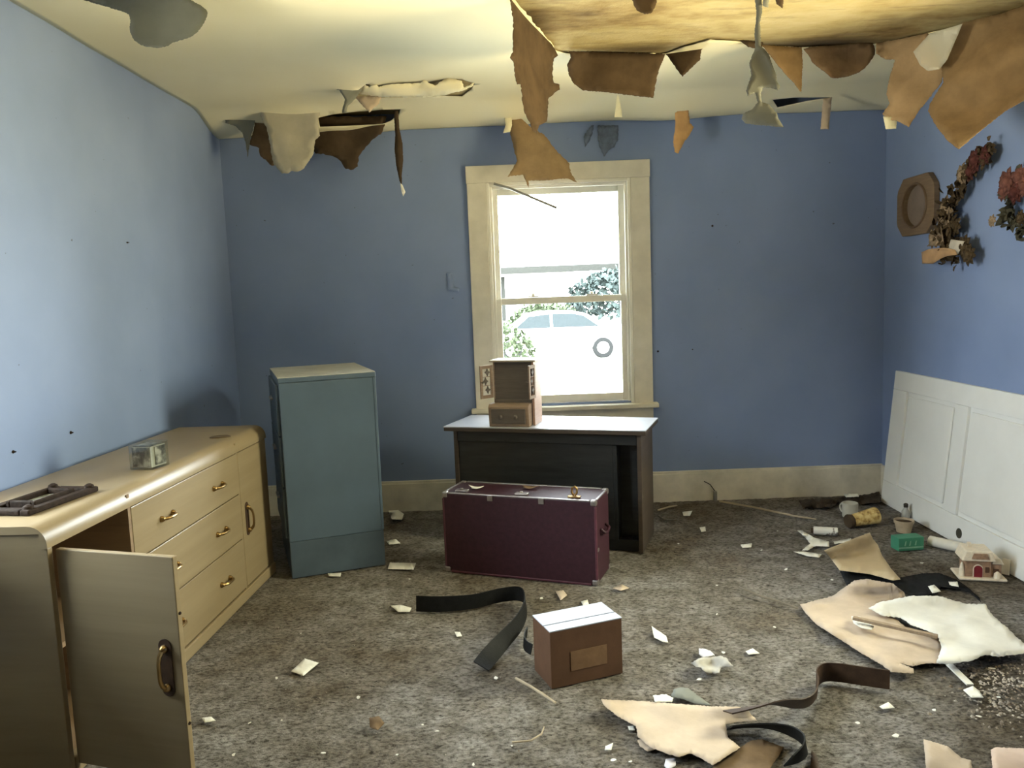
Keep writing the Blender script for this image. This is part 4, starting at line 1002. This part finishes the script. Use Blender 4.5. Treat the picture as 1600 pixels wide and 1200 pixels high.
def pot():
    R = thing('flower_pot', 'small pale clay pot near the foot of the white door', 'pot', on_floor(1412, 831))
    MB().lathe([(.036, 0), (.046, .05), (.050, .05), (.052, .066), (.046, .066), (.042, .052), (.002, .05)], 22).build('body', mat('pale_clay', (.46, .36, .25), .7, .15), R, smooth=True)
    MB().lathe([(.043, .051), (.043, .056), (.01, .06)], 16).build('soil', M_KRAFTD, R, smooth=True)
pot()
def tiny_bottle():
    R = thing('spray_bottle', 'tiny grey bottle with a dark knob behind the clay pot', 'bottle', on_floor(1415, 812))
    MB().lathe([(.020, 0), (.022, .004), (.022, .05), (.012, .062), (.010, .072)], 16).build('body', mat('grey_plastic', (.42, .42, .40), .4), R, smooth=True)
    MB().lathe([(.012, .0725), (.013, .09), (.006, .096)], 12).build('cap', mat('dark_cap', (.05, .045, .04), .4), R, smooth=True)
tiny_bottle()
def green_box():
    a = atz(1404, 862, 0); R = thing('green_box', 'small green cardboard packet printed with pale marks', 'packet', (a.x, a.y, .001), math.radians(6))
    MB().box(0, .135, 0, .07, 0, .066).build('carton', M_GREEN, R, bevel=.002)
    MB().box(.002, .133, -.0010, -.0001, .012, .020).build('stripe', mat('pale_green_print', (.22, .42, .30), .5), R)
    for x in (.030, .055, .085): MB().prism([(x, .026), (x+.006, .05), (x+.011, .05), (x+.008, .026)], -.0010, -.0002, 'y').build('print_mark', mat('pale_green_print', (.22, .42, .30), .5), R)
green_box()
def ceramic_house():
    a = atz(1508, 905, 0); R = thing('ceramic_house', 'little ceramic house ornament with a maroon door beside the white door', 'ornament', (a.x, a.y, .001), math.radians(-14))
    MB().box(-.030, .165, -.020, .12, 0, .012).build('base', M_PLASTER, R, bevel=.005)
    MB().box(0, .105, .0, .09, .0122, .095).build('wall', M_CERB, R, bevel=.003)
    MB().box(.106, .150, .012, .08, .0122, .07).build('side_wing', M_CERB, R, bevel=.003)
    MB().prism([(-.018, .088), (.000, .135), (.105, .135), (.120, .088)], -.014, .104, 'y').build('roof', M_PLASTER, R, bevel=.004)
    MB().prism([(.020, .100), (.028, .126), (.082, .126), (.092, .100)], -.018, -.0142, 'y').build('roof_panel', M_CERB, R)
    MB().prism([(.1065, .072), (.118, .098), (.142, .098), (.158, .072)], .004, .088, 'y').build('wing_roof', M_PLASTER, R, bevel=.003)
    d = [(.034, .0125), (.034, .05)]+[(.051-.017*math.cos(t), .05+.016*math.sin(t)) for t in [math.pi*i/8 for i in range(1, 8)]]+[(.068, .05), (.068, .0125)]
    MB().prism(d, -.004, -.0002, 'y').build('door', M_MAROON, R)
    d2 = [(.030, .0124), (.030, .05)]+[(.051-.021*math.cos(t), .05+.021*math.sin(t)) for t in [math.pi*i/8 for i in range(1, 8)]]+[(.072, .05), (.072, .0124)]
    MB().prism(d2, -.0018, .0004, 'y').build('door_surround', M_PLASTER, R)
    MB().box(.117, .137, .008, .0118, .022, .05).build('window', mat('dark_brown_glaze', (.10, .05, .03), .3), R)
    MB().box(.080, .095, -.003, -.0002, .035, .06).build('window', MATS['dark_brown_glaze'], R)
    MB().lathe([(.014, .0), (.011, .03), (.006, .055), (.001, .065)], 10, Matrix.Translation((-.012, .01, .0122))).build('shrub', M_PLASTER, R, smooth=True)
    MB().lathe([(.016, .0), (.014, .02), (.004, .03)], 10, Matrix.Translation((.128, -.005, .0122))).build('shrub', M_PLASTER, R, smooth=True)
    MB().box(.020, .036, .05, .066, .1352, .155).build('chimney', M_PLASTER, R, bevel=.002)
ceramic_house()
c = atz(1570, 898, 0)
o = MB().box(-.018, .018, -.004, .004, 0, .07).build('white_card', M_FLAKE, None, bevel=.001); o.location = (c.x, c.y, .002); o.rotation_euler = (-.22, 0, -.9)
tag(o, 'small white card propped beside the ceramic house', 'card')
lay('torn_paper', [(1246, 829), (1253, 829), (1272, 840), (1295, 846), (1296, 854), (1275, 853), (1262, 860), (1253, 860), (1266, 849), (1258, 840)], 'twisted white ribbon of paper left of the stiff tan sheet', M_PAPER, None, .006, .035, None, .3, step=5)
lay('card', [(1240, 862), (1256, 862), (1284, 866), (1280, 871), (1262, 869)], 'flat white card left of the stiff tan paper sheet', M_FLAKE, None, .006, .006, None, .2, step=6, cat='card')
lay('torn_paper', [(1302, 846), (1330, 841), (1330, 846), (1304, 850)], 'narrow cream scrap behind the stiff tan paper sheet', M_PAPER, None, .006, .012, None, .3, step=5)
lay('dead_leaves', [(1248, 782), (1290, 777), (1335, 776), (1374, 768), (1377, 784), (1350, 788), (1310, 786), (1300, 792), (1255, 795)], 'heap of dark dead leaves in the back right corner', mat('dark_dead_leaves', (.05, .035, .022), .9, .5, 40), None, .006, .05, None, 1.0, step=6, cat='leaves', freq=20)
lay('torn_paper', [(1318, 772), (1340, 771), (1342, 776), (1322, 777)], 'pale scrap lying on the dark leaves in the corner', M_PAPER, None, .045, .02, None, .3, step=5)
# rods and twigs
def twig(name, pts, r, label, m, cat='stick', z=.012):
    P = [atz(x, y, z+r) for x, y in pts]; o = MB().tube(P, [r]*(len(P)-1)+[r*.7], 7).build(name, m, None, smooth=True); return tag(o, label, cat)
twig('wooden_rod', [(1124, 783), (1180, 793), (1240, 806), (1275, 811)], .006, 'long pale wooden rod lying along the back baseboard', M_TWIG, 'rod')
twig('twig', [(806, 1060), (828, 1072), (850, 1086), (868, 1098)], .005, 'pale twig on the carpet in front of the cardboard box', M_TWIG)
twig('twig', [(1163, 921), (1190, 932), (1215, 939), (1246, 950)], .005, 'grey twig left of the largest tan paper sheet', mat('grey_bark', (.20, .17, .13), .9))
twig('cable', [(1028, 806), (1040, 813), (1058, 813), (1062, 808), (1052, 804), (1030, 803)], .004, 'loop of thin dark cable beside the desk', mat('grey_brown_cable', (.14, .12, .09), .7), 'cable', .004)
twig('twig', [(800, 1160), (830, 1157), (846, 1147), (850, 1136)], .003, 'thin curved pale stem on the carpet below the cardboard box', M_TWIG)
twig('twig', [(1028, 797), (1045, 792), (1058, 790)], .006, 'short pale stick on the carpet right of the desk', M_TWIG)

# single scraps and chips, traced where they lie
def chip(pts, label, m=None, name='paint_chip', cat='paint chip', relief=.006):
    lay(name, pts, label, m or M_FLAKE, None, .005, relief, None, .2, step=7, cat=cat)
chip([(609, 879), (650, 880), (646, 890), (606, 889)], 'cream card scrap on the carpet right of the filing cabinet', M_PAPER, 'card_scrap', 'card')
chip([(611, 947), (625, 945), (643, 950), (640, 956), (622, 956)], 'white oval paint chip left of the curled black strap')
chip([(455, 1049), (476, 1029), (498, 1036), (474, 1056)], 'white rectangular card on the carpet right of the open dresser door', M_PAPER, 'card', 'card', .003)
chip([(577, 1122), (592, 1119), (601, 1130), (590, 1141), (578, 1136)], 'small brown crumpled scrap on the carpet near the bottom left', M_KRAFT, 'paper_scrap', 'scrap', .03)
chip([(607, 798), (622, 797), (631, 803), (628, 812), (612, 811)], 'white crumpled lump behind the filing cabinet on the carpet', M_PAPER, 'crumpled_paper', 'paper', .05)
chip([(604, 846), (618, 842), (626, 849), (608, 851)], 'small grey white scrap close to the right side of the filing cabinet', M_PAPER, 'paper_scrap', 'scrap', .02)
chip([(512, 896), (533, 895), (532, 901), (514, 900)], 'thin white sliver at the foot of the filing cabinet')
chip([(868, 924), (880, 922), (886, 930), (876, 938)], 'round tan scrap in front of the maroon trunk', M_TAN, 'paper_scrap', 'scrap')
chip([(957, 919), (972, 913), (983, 919), (970, 923)], 'pointed tan scrap right of the maroon trunk', M_TAN, 'paper_scrap', 'scrap')
chip([(908, 940), (918, 937), (920, 944), (911, 946)], 'small white chip behind the cardboard box')
chip([(1066, 800), (1082, 798), (1078, 806), (1068, 806)], 'white chip near the cable loop beside the desk')
chip([(1157, 851), (1175, 849), (1174, 855), (1160, 856)], 'white chip in the bright patch of carpet right of the desk')
chip([(1093, 824), (1102, 823), (1103, 830), (1096, 831)], 'small round white chip right of the desk foot')
chip([(1374, 1104), (1388, 1097), (1398, 1106), (1380, 1108)], 'white triangular chip below the brown end of the belt')
chip([(946, 1166), (958, 1161), (955, 1172), (945, 1172)], 'white triangular chip left of the large torn tan sheet')
chip([(1040, 1186), (1055, 1185), (1056, 1196), (1044, 1203), (1038, 1197)], 'bluish white scrap below the large torn tan sheet', mat('lilac_white_paper', (.66, .64, .72)), 'paper_scrap', 'scrap')
chip([(981, 1135), (992, 1134), (992, 1141), (983, 1141)], 'white chip touching the left edge of the large torn tan sheet')
chip([(1165, 1018), (1176, 1013), (1187, 1021), (1170, 1023)], 'white folded chip left of the belt')
chip([(710, 987), (719, 988), (722, 994), (714, 995)], 'bright white chip left of the curled strap end')
chip([(315, 1122), (330, 1120), (337, 1126), (320, 1129)], 'white paint chip beside the open dresser door')
rr = random.Random(21)
spots = [q for i_, q in enumerate([(716, 994), (694, 1103), (683, 1143), (660, 1133), (840, 925), (846, 935), (1008, 1155), (1010, 1180), (958, 1188), (985, 1191), (775, 1165), (800, 1166), (775, 1060), (826, 1077), (432, 1060), (505, 1177), (545, 1183), (390, 1130), (440, 1126), (1080, 1060), (1093, 1062), (1130, 1020), (1164, 1005), (905, 895), (925, 905), (1150, 905), (1120, 915), (1228, 890), (1240, 842), (1215, 830), (1300, 906), (1420, 897), (1190, 860), (1060, 850), (590, 1010), (560, 1090), (470, 990), (500, 960), (620, 1180), (740, 1195), (860, 1190), (1340, 1130), (1400, 1150), (1330, 1180), (1460, 1110), (1560, 1090), (1580, 1050), (1550, 1045), (1575, 1070), (1420, 870), (1440, 880), (1300, 1040), (1230, 1010), (1210, 980), (1120, 960), (660, 865), (640, 905), (1530, 1120), (1590, 1130), (365, 1180)]) if i_ % 3 != 1]
proto = []
LAND = [(195, 1040, 'open dresser door'), (476, 1042, 'white rectangular card'), (590, 1130, 'small brown crumpled scrap'), (525, 890, 'filing cabinet foot'), (628, 951, 'white oval paint chip'), (820, 850, 'maroon trunk'),
        (770, 1000, 'curled black strap'), (905, 1010, 'cardboard box'), (1060, 1140, 'large torn tan sheet'), (1112, 1040, 'crumpled paper'), (1030, 990, 'petal-shaped paint chip'), (1330, 1055, 'brown belt end'), (1205, 935, 'grey twig'),
        (1350, 980, 'largest tan sheet'), (1480, 985, 'large white sheet'), (1345, 870, 'stiff tan sheet'), (1430, 850, 'green packet'), (1290, 830, 'small white bottle'), (1166, 852, 'white chip near the desk'), (1510, 1065, 'white plastic strip'), (1480, 1190, 'bottom edge tan sheet'), (825, 1150, 'thin curved pale stem')]
for k in range(5):
    pr = [(.011*rr.uniform(.6, 1.3)*math.cos(t), .008*rr.uniform(.6, 1.3)*math.sin(t)) for t in [2*math.pi*i/7 for i in range(7)]]
    b = MB(); b.prism(pr, 0, .0018, 'z')
    me = bpy.data.meshes.new('paint_flake'); bmesh.ops.recalc_face_normals(b.bm, faces=b.bm.faces[:]); b.bm.to_mesh(me); b.bm.free(); me.materials.append(M_FLAKE); proto.append(me)
for i, (x, y) in enumerate(spots):
    o = bpy.data.objects.new('paint_flake', proto[i % 5]); C.objects.link(o); p = atz(x, y, .005)
    s_ = rr.uniform(.4, .9); o.location = (p.x, p.y, .0055); o.scale = (s_, s_, 1); o.rotation_euler = (rr.uniform(-.2, .2), rr.uniform(-.2, .2), rr.uniform(0, 6))
    lm = min(LAND, key=lambda q: math.hypot(q[0]-x, (q[1]-y)*1.3)); dx, dy = x-lm[0], y-lm[1]
    where = ('right of' if dx > 0 else 'left of') if abs(dx) > abs(dy)*1.2 else ('in front of' if dy > 0 else 'behind')
    tag(o, 'tiny white paint flake '+where+' the '+lm[2], 'paint flake', 'tiny paint flakes on the carpet')
def crumbs():
    b = MB(); r = random.Random(5)
    for i in range(560):
        if i < 330: px, py = r.gauss(1560, 35), r.gauss(1075, 28)
        elif i < 420: px, py = r.gauss(1440, 18), r.gauss(1012, 12)
        else: px, py = r.uniform(120, 1600), 790+410*r.random()**.8
        if not (0 < py < 1215): continue
        p = atz(px, py, .004)
        if not (XL+.05 < p.x < XR-.05 and p.y < D-.05) or (p.x < -1.2 and p.y < 3.9): continue
        s = r.uniform(.0015, .004)*(2.4 if i < 420 else 1)
        M = Matrix.Translation(p) @ Matrix.Rotation(r.uniform(0, 6), 4, 'Z') @ Matrix.Rotation(r.uniform(-.5, .5), 4, 'X')
        k = 5; A = [Vector((s*r.uniform(.5, 1.2)*math.cos(6.283*q/k), s*r.uniform(.4, .9)*math.sin(6.283*q/k), -.001)) for q in range(k)]
        t_ = b.bm.verts.new(M @ Vector((r.uniform(-.3, .3)*s, r.uniform(-.3, .3)*s, s*r.uniform(.3, .8)))); vs_ = [b.bm.verts.new(M @ q) for q in A]
        b.bm.faces.new(vs_)
        for q in range(k): b.bm.faces.new((vs_[q], vs_[(q+1) % k], t_))
    n = N('plaster_crumb'); n.set(.9); f = n.noise(9, 2); n.col(n.ramp(f, [(.4, (.22, .17, .12)), (.6, (.50, .45, .38))]))
    o = b.build('plaster_crumbs', n.m); tag(o, 'countless plaster crumbs scattered over the carpet', 'crumbs', kind='stuff')
crumbs()

# ------------------------------------------------------------------ outside the back window
def outside():
    gz = -.65
    M_G = mat('pale_dry_ground', (.36, .35, .30), .95, .12, .8)
    MB().box(-30, 34, D+.3, 70, gz-.2, gz).build('ground', M_G)['kind'] = 'structure'
    # white car, side on
    R = thing('car', 'white car parked outside seen through the window', 'car', (1.25, 25, gz))
    body = [(-2.3, .32), (-2.32, .62), (-2.2, .86), (-1.55, .98), (-.95, 1.42), (-.5, 1.50), (.55, 1.48), (.95, 1.38), (1.55, .98), (2.2, .90), (2.36, .70), (2.36, .34)]
    wh = mat('white_car_paint', (.80, .80, .80), .25, .02)
    MB().prism([p for p in body], -.80, .80, 'y').build('body', wh, R, bevel=.06)
    gl = mat('dark_car_glass', (.022, .026, .028), .9, .1, spec=.05)
    MB().prism([(-1.30, .99), (-.86, 1.36), (-.20, 1.42), (-.20, .99)], -.812, -.802, 'y').build('side_window', gl, R)
    MB().prism([(-.12, .99), (-.12, 1.42), (.52, 1.41), (.84, 1.33), (1.32, .99)], -.812, -.802, 'y').build('side_window', gl, R)
    for x in (-1.42, 1.42):
        T = Matrix.Translation((x, -.80, .32)) @ Matrix.Rotation(math.pi/2, 4, 'X')
        wlo = MB().lathe([(.32, -.2), (.33, -.02), (.30, .03), (.2, .035)], 24, T).build('wheel', mat('tyre', (.015, .015, .015), .9, spec=.02), R, smooth=True)
        MB().lathe([(.19, .036), (.18, .045), (.03, .05)], 16, T).build('hubcap', M_TRIMT, wlo, smooth=True)
    MB().box(-.55, 1.45, -.815, -.803, .80, .82).build('door_line', mat('grey_seam', (.03, .03, .03), .9, spec=.05), R)
    # neighbouring house
    H = thing('neighbour_house', 'pale neighbouring house with a grey eave seen through the window', 'house', (-.5, 36, gz))
    MB().box(-6, 2.9, 0, 6, 0, 3.1).build('wall', mat('white_siding', (.62, .62, .60), .8), H)
    MB().box(-6.5, 6.6, -.8, -.55, 3.0, 3.30).build('eave', mat('grey_fascia', (.022, .022, .020), .9, spec=.05), H)
    MB().prism([(-.8, 3.30), (3, 4.2), (6.6, 3.30)], -6.5, 6.6, 'x').build('roof', mat('pale_roof', (.5, .5, .5), .8), H)
    for x in (2.95, 6.3): MB().box(x, x+.14, -.6, -.46, 0, 3.0).build('porch_post', MATS['white_siding'], H)
    MB().box(-.2, .05, -.05, -.001, .9, 2.9).build('downpipe', MATS['grey_fascia'], H)
    # hedge and bush
    def bush(name, loc, rx, ry, rz, n, l, label, col, seed):
        Rb = thing(name, label, 'bush', loc); b = MB(); r = random.Random(seed)
        for i in range(n):
            th, ph = r.uniform(0, 2*math.pi), math.acos(r.uniform(-.2, 1)); k = r.uniform(.6, 1)**.5
            p = Vector((rx*k*math.sin(ph)*math.cos(th), ry*k*math.sin(ph)*math.sin(th), rz*.45+rz*.55*k*math.cos(ph)))
            leaf_bm(b.bm, p, Vector((r.gauss(0, 1), r.gauss(0, 1), r.gauss(0, 1))), Vector((r.gauss(0, 1), r.gauss(0, 1), 1.2)), l*r.uniform(.6, 1.3), l*.35)
        f = b.build('foliage', col, Rb); f['kind'] = 'stuff'
        MB().tube([(0, 0, 0), (.03, .02, rz*.3), (0, 0, rz*.7)], [.05, .04, .02], 6).build('stem', M_DRY, Rb)
    lg = mat('leaf_green', (.034, .042, .024), .9, .4, 3, spec=.05); lb = mat('far_leaf_blue_green', (.030, .038, .036), .9, .3, 2, spec=.05)
    bush('garden_bush', (-.55, 19, gz), 1.0, .6, 1.35, 700, .13, 'leafy bush in front of the car outside the window', lg, 1)
    bush('far_hedge', (4.6, 33, gz), 2.6, 1.2, 3.0, 2600, .26, 'tall blue green hedge behind the car outside the window', lb, 2)
    bush('far_hedge', (1.1, 30, gz), 1.5, .8, 1.7, 1000, .18, 'low hedge beyond the car in front of the neighbouring house', lg, 3)
outside()
